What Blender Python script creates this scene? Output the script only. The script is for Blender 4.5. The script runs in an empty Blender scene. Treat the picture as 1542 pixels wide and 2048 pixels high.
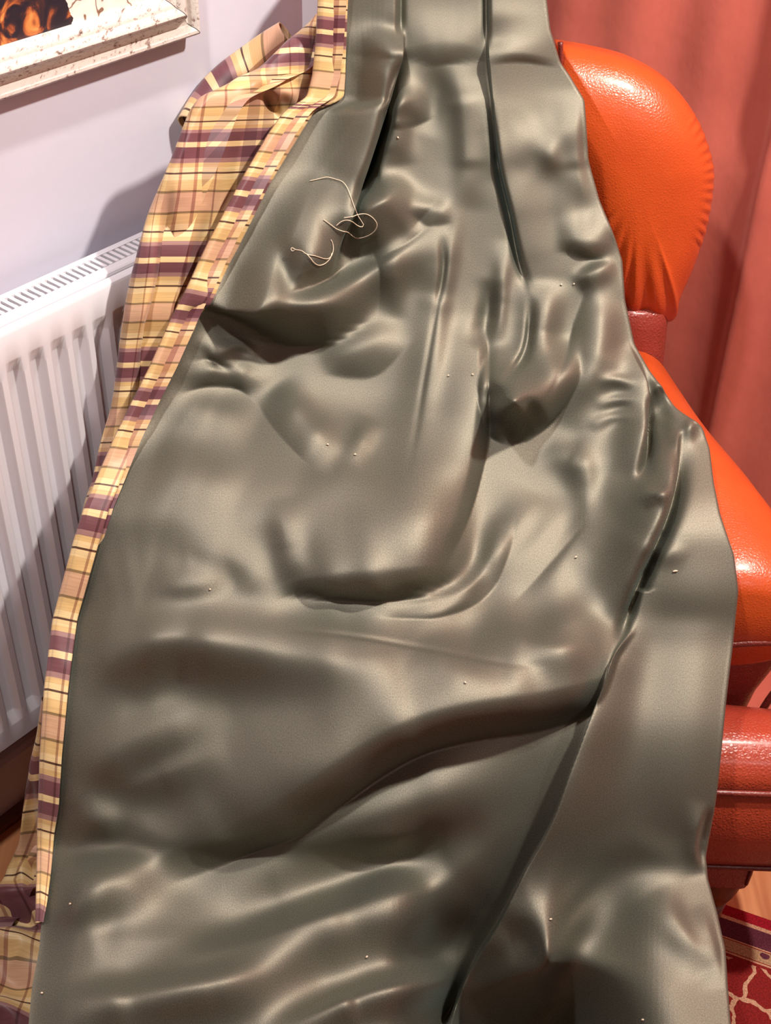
import bpy, bmesh, math, random
import numpy as np
from mathutils import Matrix, Vector
from mathutils.geometry import tessellate_polygon

# ------------------------------------------------------------------ camera, world, exposure
scene = bpy.context.scene
C = scene.collection
FPX, CX, CY = 2560.0, 771.0, 1024.0
PITCH, ROLL, CAMH = math.radians(38.7), math.radians(2.0), 1.585
Fv = np.array([0, math.cos(PITCH), -math.sin(PITCH)])
_R0 = np.array([1.0, 0, 0]); _U0 = np.cross(_R0, Fv)
Rv = math.cos(ROLL)*_R0 + math.sin(ROLL)*_U0
Uv = -math.sin(ROLL)*_R0 + math.cos(ROLL)*_U0
CAM = np.array([0, 0, CAMH])
cam_data = bpy.data.cameras.new('camera'); cam = bpy.data.objects.new('camera', cam_data); C.objects.link(cam)
cam_data.sensor_fit = 'HORIZONTAL'; cam_data.sensor_width = 36.0; cam_data.lens = FPX/1542*36.0
cam_data.clip_start = 0.02
cam.matrix_world = Matrix(((Rv[0], Uv[0], -Fv[0], 0), (Rv[1], Uv[1], -Fv[1], 0), (Rv[2], Uv[2], -Fv[2], CAMH), (0, 0, 0, 1)))
scene.camera = cam
scene.view_settings.view_transform = 'Standard'; scene.view_settings.look = 'None'
scene.view_settings.gamma = 1.0; scene.view_settings.use_curve_mapping = False
scene.view_settings.exposure = 0.0
world = bpy.data.worlds.new('world'); scene.world = world; world.use_nodes = True
world.node_tree.nodes['Background'].inputs[0].default_value = (0.75, 0.8, 1.0, 1)
world.node_tree.nodes['Background'].inputs[1].default_value = 0.02
# ceiling downlights and two added fills: room position (n across, w along), watts, colour
DOWNLIGHTS = [((0.08, 1.36), 46, (1.0, 0.91, 0.82)), ((0.95, 1.05), 2, (1.0, 0.86, 0.72)),
              ((-0.66, 0.34), 19, (1.0, 0.95, 0.92)), ((1.55, 0.1), 5, (0.97, 0.95, 0.98)),  # both unseen, added as fill for the shaded lower left
              ((2.0, -1.4), 2.0, (1.0, 0.88, 0.76))]

# ------------------------------------------------------------------ room frame
WA = math.radians(37.94)
wv = np.array([math.sin(WA), math.cos(WA), 0]); nv = np.array([math.cos(WA), -math.sin(WA), 0])
def RM(n, w, z): return nv*n + wv*w + np.array([0, 0, z])
def ray(x, y): return Fv + Rv*((x-CX)/FPX) - Uv*((y-CY)/FPX)
def at_z(x, y, z):
    d = ray(x, y); return CAM + d*((z-CAMH)/d[2])
def at_y(x, y, Y):
    d = ray(x, y); return CAM + d*(Y/d[1])

# ------------------------------------------------------------------ helpers
def mesh_obj(name, verts, faces, mat, parent=None, smooth=False, uv=None, sharp=None):
    base = np.array(parent.location) if parent is not None and parent.type == 'EMPTY' else np.zeros(3)
    if parent is not None and parent.parent is not None: base = np.array(parent.parent.location)
    elif parent is not None and parent.type != 'EMPTY': base = np.array(parent.get('_o', (0, 0, 0)))
    v = np.asarray(verts, dtype=float) - base
    me = bpy.data.meshes.new(name)
    me.from_pydata(v.tolist(), [], [tuple(int(i) for i in f) for f in faces])
    if uv is not None:
        l = me.uv_layers.new(name='UVMap'); idx = np.empty(len(me.loops), dtype=np.int32); me.loops.foreach_get('vertex_index', idx)
        l.data.foreach_set('uv', np.asarray(uv, dtype=np.float32)[idx].ravel())
    if mat: me.materials.append(mat)
    if smooth: me.shade_smooth()
    if sharp is not None: me.set_sharp_from_angle(angle=math.radians(sharp))
    me.update()
    o = bpy.data.objects.new(name, me); C.objects.link(o)
    if parent is not None: o.parent = parent
    return o
def thing(name, label, cat, loc=(0, 0, 0), group=None):
    o = bpy.data.objects.new(name, None); C.objects.link(o); o.location = loc
    o.empty_display_size = 0.05; o['label'] = label; o['category'] = cat
    if group: o['group'] = group
    return o
def tag(o, label, cat, group=None):
    o['label'] = label; o['category'] = cat
    if group: o['group'] = group
    return o
def struct(o, label=None, cat=None):
    o['kind'] = 'structure'
    if label: o['label'] = label
    if cat: o['category'] = cat
    return o
BOXF = [(0, 3, 2, 1), (4, 5, 6, 7), (0, 1, 5, 4), (1, 2, 6, 5), (2, 3, 7, 6), (3, 0, 4, 7)]
def room_box(n0, n1, w0, w1, z0, z1):
    # counter-clockwise from above: n axis is clockwise of w, so order n then w
    return [RM(n, w, z) for z in (z0, z1) for n, w in ((n0, w0), (n1, w0), (n1, w1), (n0, w1))], BOXF
def grid_faces(nr, nc, wrap=False):
    f = []
    for r in range(nr-1):
        for c in range(nc if wrap else nc-1):
            c2 = (c+1) % nc
            f.append((r*nc+c, r*nc+c2, (r+1)*nc+c2, (r+1)*nc+c))
    return f
def grid_obj(name, P, mat, parent=None, uv=None, flip=False):
    """P: rows x cols x 3 array -> one smooth mesh (fast path)"""
    nr, nc = P.shape[:2]
    base = np.array(parent.location) if parent is not None else np.zeros(3)
    me = bpy.data.meshes.new(name)
    me.vertices.add(nr*nc); me.vertices.foreach_set('co', (P.reshape(-1, 3)-base).astype(np.float32).ravel())
    r, c = np.meshgrid(np.arange(nr-1), np.arange(nc-1), indexing='ij')
    q = np.stack([r*nc+c, r*nc+c+1, (r+1)*nc+c+1, (r+1)*nc+c], -1).reshape(-1, 4)
    if flip: q = q[:, ::-1]
    nf = len(q)
    me.loops.add(nf*4); me.loops.foreach_set('vertex_index', q.astype(np.int32).ravel())
    me.polygons.add(nf); me.polygons.foreach_set('loop_start', np.arange(0, nf*4, 4, dtype=np.int32))
    me.update(calc_edges=True); me.validate()
    if uv is not None:
        l = me.uv_layers.new(name='UVMap'); l.data.foreach_set('uv', uv.reshape(-1, 2)[q.ravel()].astype(np.float32).ravel())
    me.shade_smooth(); me.materials.append(mat)
    o = bpy.data.objects.new(name, me); C.objects.link(o)
    if parent is not None: o.parent = parent
    return o
def spline(pts, n):
    """Catmull-Rom through pts, n samples evenly by chord"""
    p = np.asarray(pts, float); 
    if len(p) == 2: 
        t = np.linspace(0, 1, n)[:, None]; return p[0]*(1-t)+p[1]*t
    d = np.concatenate([[0], np.cumsum(np.linalg.norm(np.diff(p, axis=0), axis=1))])
    P = np.vstack([2*p[0]-p[1], p, 2*p[-1]-p[-2]])
    out = []
    for s in np.linspace(0, d[-1], n):
        i = min(max(np.searchsorted(d, s, side='right')-1, 0), len(p)-2)
        t = (s-d[i])/(d[i+1]-d[i]); a, b, c_, e = P[i], P[i+1], P[i+2], P[i+3]
        out.append(0.5*((2*b)+(-a+c_)*t+(2*a-5*b+4*c_-e)*t*t+(-a+3*b-3*c_+e)*t**3))
    return np.array(out)
def tube(path, rad, seg=8, caps=True):
    path = np.asarray(path, float); n = len(path); V = []; F = []
    rad = np.full(n, rad) if np.isscalar(rad) else np.asarray(rad)
    T = np.gradient(path, axis=0); T /= np.linalg.norm(T, axis=1)[:, None]+1e-12
    ref = np.array([0, 0, 1.0]) if abs(T[0][2]) < 0.9 else np.array([1.0, 0, 0])
    u = np.cross(T[0], ref); u /= np.linalg.norm(u)
    for i in range(n):
        u = u - T[i]*(u@T[i]); u /= np.linalg.norm(u); v = np.cross(T[i], u)
        for k in range(seg):
            a = 2*math.pi*k/seg; V.append(path[i]+rad[i]*(math.cos(a)*u+math.sin(a)*v))
    F = grid_faces(n, seg, True)
    if caps: F += [tuple(range(seg))[::-1], tuple(range((n-1)*seg, n*seg))]
    return V, F
def loft(sections, caps=True):
    n = len(sections); m = len(sections[0]); V = [p for s in sections for p in s]
    F = grid_faces(n, m, True)
    if caps:
        for base, flip in ((0, True), ((n-1)*m, False)):
            for tri in tessellate_polygon([[Vector(p) for p in V[base:base+m]]]):
                tri = tuple(base+i for i in tri); F.append(tri)
    return V, F
def superellipse(cx, cy, z, rx, ry, e=3.0, m=40):
    out = []
    for k in range(m):
        a = 2*math.pi*k/m; c, s = math.cos(a), math.sin(a)
        out.append(np.array([cx+rx*math.copysign(abs(c)**(2/e), c), cy+ry*math.copysign(abs(s)**(2/e), s), z]))
    return out
def lathe(center, prof, seg=24):
    secs = [[np.array([center[0]+r*math.cos(2*math.pi*k/seg), center[1]+r*math.sin(2*math.pi*k/seg), z]) for k in range(seg)] for r, z in prof]
    return loft(secs)
def rounded_box(lo, hi, bev, seg=4):
    bm = bmesh.new(); bmesh.ops.create_cube(bm, size=1)
    for v in bm.verts:
        v.co = Vector([lo[i] + (v.co[i]+0.5)*(hi[i]-lo[i]) for i in range(3)])
    bmesh.ops.bevel(bm, geom=list(bm.edges), offset=bev, segments=seg, profile=0.5, affect='EDGES')
    V = [tuple(v.co) for v in bm.verts]; bm.verts.index_update()
    F = [tuple(v.index for v in f.verts) for f in bm.faces]; bm.free(); return V, F
def pillow(outline, front, back, rings=14, power=2.4, wob=None):
    """inflate a closed 3-D outline: front/back are offset vectors at the middle"""
    o = np.asarray(outline, float); c = o.mean(0); m = len(o); front = np.asarray(front); back = np.asarray(back)
    V = []; 
    def ring(r, vec):
        h = max(0.0, 1-r**power)**0.5
        return [c+(o[k]-c)*r+vec*h*(1 if wob is None else wob(k/m, r)) for k in range(m)]
    rs = [math.sin(math.pi/2*(i/rings)) for i in range(1, rings)]
    secs = [ring(r, front) for r in rs]+[list(o)]+[ring(r, back) for r in rs[::-1]]
    V = [p for s in secs for p in s]; F = grid_faces(len(secs), m, True)
    V += [c+front, c+back]; a, b = len(V)-2, len(V)-1
    F += [(a, (k+1) % m, k) for k in range(m)]
    L = (len(secs)-1)*m; F += [(b, L+k, L+(k+1) % m) for k in range(m)]
    return V, F

# ------------------------------------------------------------------ materials
def newmat(name):
    m = bpy.data.materials.new(name); m.use_nodes = True; nt = m.node_tree
    return m, nt, nt.nodes['Principled BSDF'], nt.nodes, nt.links
def simple(name, col, rough=0.5, noise=0.0, nscale=20, bump=0.0, bscale=200, spec=0.5, sheen=0.0, coat=0.0, metal=0.0):
    m, nt, b, N, L = newmat(name)
    b.inputs['Roughness'].default_value = rough; b.inputs['Specular IOR Level'].default_value = spec
    b.inputs['Sheen Weight'].default_value = sheen; b.inputs['Coat Weight'].default_value = coat; b.inputs['Metallic'].default_value = metal
    b.inputs['Base Color'].default_value = (*col, 1)
    tc = N.new('ShaderNodeTexCoord')
    if noise:
        t = N.new('ShaderNodeTexNoise'); t.inputs['Scale'].default_value = nscale; t.inputs['Detail'].default_value = 5
        L.new(tc.outputs['Object'], t.inputs['Vector'])
        r = N.new('ShaderNodeValToRGB'); r.color_ramp.elements[0].position = 0.3; r.color_ramp.elements[1].position = 0.7
        r.color_ramp.elements[0].color = (*[c*(1-noise) for c in col], 1); r.color_ramp.elements[1].color = (*[min(1, c*(1+noise)) for c in col], 1)
        L.new(t.outputs['Fac'], r.inputs['Fac']); L.new(r.outputs['Color'], b.inputs['Base Color'])
    if bump:
        t = N.new('ShaderNodeTexNoise'); t.inputs['Scale'].default_value = bscale; t.inputs['Detail'].default_value = 4
        L.new(tc.outputs['Object'], t.inputs['Vector'])
        bp = N.new('ShaderNodeBump'); bp.inputs['Strength'].default_value = bump; bp.inputs['Distance'].default_value = 0.002
        L.new(t.outputs['Fac'], bp.inputs['Height']); L.new(bp.outputs['Normal'], b.inputs['Normal'])
    return m
def ramp(N, stops, interp='LINEAR'):
    r = N.new('ShaderNodeValToRGB'); cr = r.color_ramp; cr.interpolation = interp
    while len(cr.elements) < len(stops): cr.elements.new(0.5)
    for e, (p, c) in zip(cr.elements, stops): e.position = p; e.color = (*c, 1)
    return r
def srgb(r, g, b): return tuple(((c/255)/12.92 if c/255 <= 0.04045 else ((c/255+0.055)/1.055)**2.4) for c in (r, g, b))

M_wall = simple('wall_paint', srgb(206, 204, 218), 0.75, 0.03, 3, 0.15, 60)
M_room = simple('low_bounce_paint', (0.20, 0.18, 0.17), 0.8)  # unseen walls coloured dark to cut bounce light
M_ceil = simple('ceiling_paint', (0.62, 0.61, 0.61), 0.8)
M_white = simple('radiator_enamel', srgb(226, 224, 230), 0.35, 0.02, 5)
M_dark = simple('dark_cavity', (0.03, 0.025, 0.02), 0.8)
M_skirt = simple('skirting_gloss', srgb(205, 200, 208), 0.4, 0.03, 8)
M_shade_fin = simple('shade_and_fin_brown', srgb(110, 66, 42), 0.5, 0.2, 30)  # brown of the painted shadow strips, also used on the convector fin
M_metal = simple('steel', (0.55, 0.53, 0.52), 0.35, metal=0.9)
M_brass = simple('brass', (0.75, 0.55, 0.3), 0.3, metal=0.9)

def leather(name, c0, c1, rough=0.32, grain=0.25, gscale=260, wear=6):
    m, nt, b, N, L = newmat(name)
    tc = N.new('ShaderNodeTexCoord')
    t = N.new('ShaderNodeTexNoise'); t.inputs['Scale'].default_value = wear; t.inputs['Detail'].default_value = 6; t.inputs['Roughness'].default_value = 0.6
    L.new(tc.outputs['Object'], t.inputs['Vector'])
    r = ramp(N, [(0.32, c1), (0.62, c0)]); L.new(t.outputs['Fac'], r.inputs['Fac']); L.new(r.outputs['Color'], b.inputs['Base Color'])
    b.inputs['Roughness'].default_value = rough; b.inputs['Specular IOR Level'].default_value = 0.5
    b.inputs['Coat Weight'].default_value = 0.25; b.inputs['Coat Roughness'].default_value = 0.22
    v = N.new('ShaderNodeTexVoronoi'); v.feature = 'DISTANCE_TO_EDGE'; v.inputs['Scale'].default_value = gscale
    L.new(tc.outputs['Object'], v.inputs['Vector'])
    w = N.new('ShaderNodeTexNoise'); w.inputs['Scale'].default_value = 22; w.inputs['Detail'].default_value = 6; L.new(tc.outputs['Object'], w.inputs['Vector'])
    ad = N.new('ShaderNodeMath'); ad.operation = 'MULTIPLY_ADD'; ad.inputs[1].default_value = 1.2; L.new(w.outputs['Fac'], ad.inputs[0]); L.new(v.outputs['Distance'], ad.inputs[2])
    bp = N.new('ShaderNodeBump'); bp.inputs['Strength'].default_value = grain; bp.inputs['Distance'].default_value = 0.003
    L.new(ad.outputs[0], bp.inputs['Height']); L.new(bp.outputs['Normal'], b.inputs['Normal'])
    return m
M_orange = leather('orange_leather', (0.60, 0.085, 0.014), (0.50, 0.065, 0.012), 0.33, 0.22)
M_oxblood = leather('red_brown_leather', (0.30, 0.045, 0.030), (0.22, 0.030, 0.022), 0.36, 0.5, 200)
M_seat = leather('worn_seat_leather', (0.42, 0.055, 0.022), (0.33, 0.04, 0.025), 0.36, 0.4, 220)
M_pipe = leather('piping_leather', (0.20, 0.028, 0.018), (0.15, 0.02, 0.015), 0.4, 0.3)

def wood(name, c0, c1, axis):
    m, nt, b, N, L = newmat(name)
    tc = N.new('ShaderNodeTexCoord'); mp = N.new('ShaderNodeMapping'); mp.inputs['Rotation'].default_value = (0, 0, axis); mp.inputs['Scale'].default_value = (60, 3, 20)
    L.new(tc.outputs['Object'], mp.inputs['Vector'])
    oi = N.new('ShaderNodeObjectInfo'); ad = N.new('ShaderNodeVectorMath'); ad.operation = 'ADD'
    mu = N.new('ShaderNodeMath'); mu.operation = 'MULTIPLY'; mu.inputs[1].default_value = 50; L.new(oi.outputs['Random'], mu.inputs[0])
    L.new(mp.outputs['Vector'], ad.inputs[0]); L.new(mu.outputs[0], ad.inputs[1])
    t = N.new('ShaderNodeTexNoise'); t.inputs['Scale'].default_value = 1.0; t.inputs['Detail'].default_value = 6; t.inputs['Distortion'].default_value = 0.6
    L.new(ad.outputs[0], t.inputs['Vector'])
    r = ramp(N, [(0.3, c1), (0.7, c0)]); L.new(t.outputs['Fac'], r.inputs['Fac']); L.new(r.outputs['Color'], b.inputs['Base Color'])
    b.inputs['Roughness'].default_value = 0.4
    return m
M_plank = wood('oak_plank', srgb(206, 144, 98), srgb(168, 104, 64), -WA)
M_leg = wood('turned_wood', srgb(150, 80, 40), srgb(100, 48, 22), 0)

# sateen lining: dark olive body with a warm, broad satin lustre
def sateen():
    m, nt, b, N, L = newmat('olive_sateen')
    N.remove(b); out = N['Material Output']
    uvn = N.new('ShaderNodeUVMap')
    wv1 = N.new('ShaderNodeTexNoise'); wv1.inputs['Scale'].default_value = 900; wv1.inputs['Detail'].default_value = 2
    mp = N.new('ShaderNodeMapping'); mp.inputs['Scale'].default_value = (1.0, 0.35, 1); L.new(uvn.outputs['UV'], mp.inputs['Vector']); L.new(mp.outputs['Vector'], wv1.inputs['Vector'])
    bp = N.new('ShaderNodeBump'); bp.inputs['Strength'].default_value = 0.25; bp.inputs['Distance'].default_value = 0.0006; L.new(wv1.outputs['Fac'], bp.inputs['Height'])
    d = N.new('ShaderNodeBsdfDiffuse'); d.inputs['Color'].default_value = (0.025, 0.031, 0.025, 1)
    g = N.new('ShaderNodeBsdfAnisotropic'); g.distribution = 'GGX'; g.inputs['Color'].default_value = (0.180, 0.164, 0.129, 1); g.inputs['Roughness'].default_value = 0.60
    s = N.new('ShaderNodeBsdfSheen'); s.inputs['Color'].default_value = (0.025, 0.042, 0.040, 1); s.inputs['Roughness'].default_value = 0.4
    for x in (d, g, s): L.new(bp.outputs['Normal'], x.inputs['Normal'])
    gr = N.new('ShaderNodeTexNoise'); gr.inputs['Scale'].default_value = 620; gr.inputs['Detail'].default_value = 3; L.new(uvn.outputs['UV'], gr.inputs['Vector'])
    gc = g.inputs['Color'].default_value; rr = ramp(N, [(0.3, tuple(c*0.72 for c in gc[:3])), (0.7, tuple(c*1.28 for c in gc[:3]))]); L.new(gr.outputs['Fac'], rr.inputs['Fac']); L.new(rr.outputs['Color'], g.inputs['Color'])
    a = N.new('ShaderNodeAddShader'); a2 = N.new('ShaderNodeAddShader')
    L.new(d.outputs[0], a.inputs[0]); L.new(g.outputs[0], a.inputs[1]); L.new(a.outputs[0], a2.inputs[0]); L.new(s.outputs[0], a2.inputs[1])
    L.new(a2.outputs[0], out.inputs['Surface'])
    return m
M_lining = sateen()

# woven plaid: the same band sequence along warp (v) and weft (u), metres in the UV map
REP = 0.128
def plaid():
    m, nt, b, N, L = newmat('plaid_silk')
    uvn = N.new('ShaderNodeUVMap'); sp = N.new('ShaderNodeSeparateXYZ'); L.new(uvn.outputs['UV'], sp.inputs[0])
    def frac(sock, rep, off):
        d = N.new('ShaderNodeMath'); d.operation = 'MULTIPLY_ADD'; d.inputs[1].default_value = 1/rep; d.inputs[2].default_value = off; L.new(sock, d.inputs[0])
        f = N.new('ShaderNodeMath'); f.operation = 'FRACT'; L.new(d.outputs[0], f.inputs[0]); return f.outputs[0]
    gold, yel, peach = srgb(222, 188, 132), srgb(236, 210, 160), srgb(214, 174, 142)
    pur, lav, br, ol = srgb(116, 72, 80), srgb(164, 126, 124), srgb(92, 62, 46), srgb(146, 120, 84)
    stops = [(0.0, yel), (0.026, pur), (0.125, lav), (0.162, gold), (0.20, yel), (0.243, br), (0.258, yel), (0.31, gold), (0.40, ol), (0.42, peach), (0.50, peach),
             (0.58, ol), (0.60, gold), (0.69, yel), (0.742, br), (0.757, yel), (0.80, gold), (0.838, lav), (0.875, pur), (0.974, yel)]
    r1 = ramp(N, stops, 'CONSTANT'); L.new(frac(sp.outputs['Y'], REP, 0.0), r1.inputs['Fac'])
    W = (1, 1, 1); 
    vs = [(0.0, (0.80, 0.72, 0.74)), (0.10, (0.46, 0.27, 0.30)), (0.125, (0.88, 0.78, 0.80)), (0.22, (0.46, 0.27, 0.30)), (0.25, (0.95, 0.92, 0.85)), (0.40, (0.45, 0.30, 0.28)), (0.418, (1, 0.96, 0.88)),
          (0.60, (0.55, 0.46, 0.50)), (0.70, (0.9, 0.85, 0.80)), (0.74, (0.55, 0.46, 0.50)), (0.84, (1, 0.97, 0.92)), (0.93, (0.55, 0.40, 0.36)), (0.945, (1, 0.97, 0.92))]
    r2 = ramp(N, vs, 'CONSTANT'); L.new(frac(sp.outputs['X'], 0.17, 0.0), r2.inputs['Fac'])
    mx = N.new('ShaderNodeMix'); mx.data_type = 'RGBA'; mx.blend_type = 'MULTIPLY'; mx.inputs['Factor'].default_value = 0.85
    L.new(r1.outputs['Color'], mx.inputs['A']); L.new(r2.outputs['Color'], mx.inputs['B'])
    # fine slubs along the weft
    t = N.new('ShaderNodeTexNoise'); t.inputs['Scale'].default_value = 1.0; t.inputs['Detail'].default_value = 2
    mp = N.new('ShaderNodeMapping'); mp.inputs['Scale'].default_value = (25, 1100, 1); L.new(uvn.outputs['UV'], mp.inputs['Vector']); L.new(mp.outputs['Vector'], t.inputs['Vector'])
    r3 = ramp(N, [(0.35, (0.80, 0.78, 0.76)), (0.6, (1, 1, 1))]); L.new(t.outputs['Fac'], r3.inputs['Fac'])
    m2 = N.new('ShaderNodeMix'); m2.data_type = 'RGBA'; m2.blend_type = 'MULTIPLY'; m2.inputs['Factor'].default_value = 0.7
    L.new(mx.outputs['Result'], m2.inputs['A']); L.new(r3.outputs['Color'], m2.inputs['B']); L.new(m2.outputs['Result'], b.inputs['Base Color'])
    b.inputs['Roughness'].default_value = 0.45; b.inputs['Specular IOR Level'].default_value = 0.4; b.inputs['Sheen Weight'].default_value = 0.15
    return m
M_plaid = plaid()
def velvet():
    m, nt, b, N, L = newmat('coral_velvet')
    tc = N.new('ShaderNodeTexCoord'); t = N.new('ShaderNodeTexNoise'); t.inputs['Scale'].default_value = 7; t.inputs['Detail'].default_value = 7; t.inputs['Roughness'].default_value = 0.65
    mp = N.new('ShaderNodeMapping'); mp.inputs['Scale'].default_value = (1, 1, 0.6); L.new(tc.outputs['Object'], mp.inputs['Vector']); L.new(mp.outputs['Vector'], t.inputs['Vector'])
    r = ramp(N, [(0.3, (0.50, 0.115, 0.085)), (0.7, (0.62, 0.155, 0.11))]); L.new(t.outputs['Fac'], r.inputs['Fac']); L.new(r.outputs['Color'], b.inputs['Base Color'])
    b.inputs['Roughness'].default_value = 0.9; b.inputs['Specular IOR Level'].default_value = 0.1
    b.inputs['Sheen Weight'].default_value = 0.5; b.inputs['Sheen Tint'].default_value = (1, 0.55, 0.45, 1); b.inputs['Sheen Roughness'].default_value = 0.5
    t2 = N.new('ShaderNodeTexNoise'); t2.inputs['Scale'].default_value = 30; t2.inputs['Detail'].default_value = 5; L.new(mp.outputs['Vector'], t2.inputs['Vector'])
    bp = N.new('ShaderNodeBump'); bp.inputs['Strength'].default_value = 0.25; bp.inputs['Distance'].default_value = 0.006; L.new(t2.outputs['Fac'], bp.inputs['Height']); L.new(bp.outputs['Normal'], b.inputs['Normal'])
    return m
M_velvet = velvet()

# ------------------------------------------------------------------ structure
def rbox(name, *a, mat): return mesh_obj(name, *room_box(*a), mat)
struct(rbox('wall_left', -1.32, -1.20, -2.6, 1.317, 0, 2.4, mat=M_wall), 'pale lavender white plaster wall behind the radiator', 'wall')
struct(rbox('wall_alcove', -1.72, -1.60, 1.317, 2.0, 0, 2.4, mat=M_wall), 'recessed pale wall beyond the plaster corner', 'wall')
struct(rbox('wall_back', -1.72, 2.5, 2.0, 2.12, 0, 2.4, mat=M_wall), 'pale wall behind the red velvet curtain', 'wall')
struct(rbox('wall_right', 2.5, 2.62, -2.6, 2.0, 0, 2.4, mat=M_room), 'wall on the far right outside the view, darkened to cut bounce light', 'wall')
struct(rbox('wall_front', -1.32, 2.62, -2.72, -2.6, 0, 2.4, mat=M_room), 'wall behind the photographer, darkened to cut bounce light', 'wall')
struct(rbox('ceiling', -1.72, 2.62, -2.72, 2.12, 2.4, 2.5, mat=M_ceil), 'white ceiling with downlights', 'ceiling')
floor = struct(rbox('floor', -1.72, 2.62, -2.72, 2.12, -0.10, -0.012, mat=M_dark), 'orange brown wooden plank floor', 'floor')
# planks run along the radiator wall; each one is a piece of the floor
PW, PL = 0.145, 1.3
random.seed(3)
pm = None
for i in range(26):
    n0 = -1.60+i*PW; off = random.uniform(-PL, 0)
    k = 0
    while -2.6+off+k*PL < 2.0:
        a = max(-2.6, -2.6+off+k*PL); b_ = min(2.0, -2.6+off+(k+1)*PL); k += 1
        if b_-a < 0.05: continue
        V, F = room_box(n0+0.0012, n0+PW-0.0012, a+0.0012, b_-0.0012, -0.012, 0.0)
        mesh_obj('plank', V, F, M_plank, floor)
# skirting with a moulded top
prof = [(-1.20, 0.0), (-1.182, 0.0), (-1.182, 0.105), (-1.186, 0.115), (-1.192, 0.122), (-1.20, 0.125)]
V = [RM(n, w, z) for w in (-2.6, 1.317) for n, z in prof]; m_ = len(prof)
F = [(k, (k+1) % m_, m_+(k+1) % m_, m_+k) for k in range(m_)]+[tuple(range(m_)), tuple(range(m_, 2*m_))[::-1]]
struct(mesh_obj('baseboard_left', V, F, M_skirt), 'pale lavender skirting board under the radiator', 'skirting')
struct(rbox('shade_strip_1', -1.182, -1.163, -2.6, 1.317, 0.0, 0.012, mat=M_shade_fin), 'brown strip painted as the gap shadow between floor and skirting', 'shade_strip')  # brown strip stands in for the shadow in the floor-edge gap
struct(rbox('shade_strip_2', -1.20, -1.188, -2.6, 1.317, 0.1255, 0.137, mat=M_shade_fin), 'brown strip painted as the shadow line along the top of the skirting', 'shade_strip')  # brown strip stands in for the shadow over the skirting ledge

# ------------------------------------------------------------------ ceiling downlights
M_lens, nt, b, N, L = newmat('lamp_lens')
b.inputs['Emission Color'].default_value = (1, 0.92, 0.82, 1); b.inputs['Emission Strength'].default_value = 6
for i, ((n_, w_), watt, col) in enumerate(DOWNLIGHTS):
    p = RM(n_, w_, 2.4)
    t = thing('downlight', ['ceiling downlight above the armchair', 'ceiling downlight right of the armchair', 'unseen downlight added as fill nearest the radiator wall', 'unseen downlight added as fill behind the viewer on the right', 'ceiling downlight nearest the right wall'][i], 'downlight', p, 'recessed ceiling downlights')
    V, F = lathe(p, [(0.032, 2.394), (0.045, 2.392), (0.047, 2.397), (0.047, 2.3995)]); mesh_obj('rim', V, F, M_white, t, True)
    V, F = lathe(p, [(0.031, 2.3955), (0.033, 2.396), (0.033, 2.3995)]); mesh_obj('lens', V, F, M_lens, t)
    ld = bpy.data.lights.new('lamp', 'SPOT'); ld.energy = watt*4; ld.color = col; ld.shadow_soft_size = 0.045
    ld.spot_size = math.radians(150); ld.spot_blend = 0.6
    lo = bpy.data.objects.new('lamp', ld); C.objects.link(lo); lo.parent = t; lo.location = (0, 0, -0.035)

# ------------------------------------------------------------------ radiator
RN, RW0, RW1, RZ0, RZ1 = -1.10, -0.25, 1.04, 0.232, 0.834
rad = thing('radiator', 'white panel radiator with vertical ribs and slotted top grille', 'radiator', tuple(RM(-1.14, 0.4, 0.0)))
PITCHR = 0.0319
ws = []; ds = []
w = RW0
ws += [RW0]; ds += [0]
k0 = RW0+0.02
nr = int((RW1-RW0-0.04)/PITCHR)
for k in range(nr):
    a = k0+k*PITCHR+0.004
    for o_, d_ in ((0.0, 0), (0.0018, .15), (0.0058, 0.85), (0.0075, 1), (0.0170, 1), (0.0187, .85), (0.0227, .15), (0.0245, 0)):
        ws.append(a+o_); ds.append(d_)
ws.append(RW1); ds.append(0)
rows = [(RZ0, 0, -.004), (RZ0+0.003, 0, 0), (RZ0+0.034, 0, 0), (RZ0+0.036, 0.06, 0), (RZ0+0.050, 0.94, 0), (RZ0+0.053, 1, 0), (0.775, 1, 0), (0.778, 0.94, 0), (0.795, 0.06, 0), (0.7975, 0, 0), (RZ1-0.005, 0, 0), (RZ1-0.0015, 0, -.0015), (RZ1, 0, -0.005), (RZ1, 0, -0.012), (RZ1-0.03, 0, -0.012)]
P = np.array([[RM(RN-0.011*d*s+e, ww, z) for ww, d in zip(ws, ds)] for z, s, e in rows])
P = P[:, ::1]
o = grid_obj('front_panel', P, M_white, rad); o.data.set_sharp_from_angle(angle=math.radians(35))
mesh_obj('back_panel', *room_box(-1.170, -1.160, RW0, RW1, RZ0, 0.82), M_white, rad)
for a, b_ in ((RW0-0.004, RW0), (RW1, RW1+0.004)):
    mesh_obj('side_cover', *room_box(-1.168, -1.106, a, b_, RZ0+0.01, 0.834), M_white, rad)
mesh_obj('grille_rail', *room_box(-1.1700, -1.1605, RW0, RW1, 0.826, 0.8355), M_white, rad)
V, F = rounded_box((-1.136, RW0, 0.812), (-1.118, RW1, 0.8355), 0.004, 2)
mesh_obj('grille_rail', [RM(*v) for v in V], F, M_white, rad)
bar = None
SB = 0.0096
for k in range(int((RW1-RW0-0.02)/SB)):
    w0 = RW0+0.01+k*SB
    if bar is None:
        V, F = room_box(-1.1610, -1.1355, w0, w0+0.0052, 0.831, 0.8345)
        bar = mesh_obj('grille_bar', V, F, M_white, rad)
    else:
        c = bar.copy(); C.objects.link(c); c.location = Vector(wv*SB*k)
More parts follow.
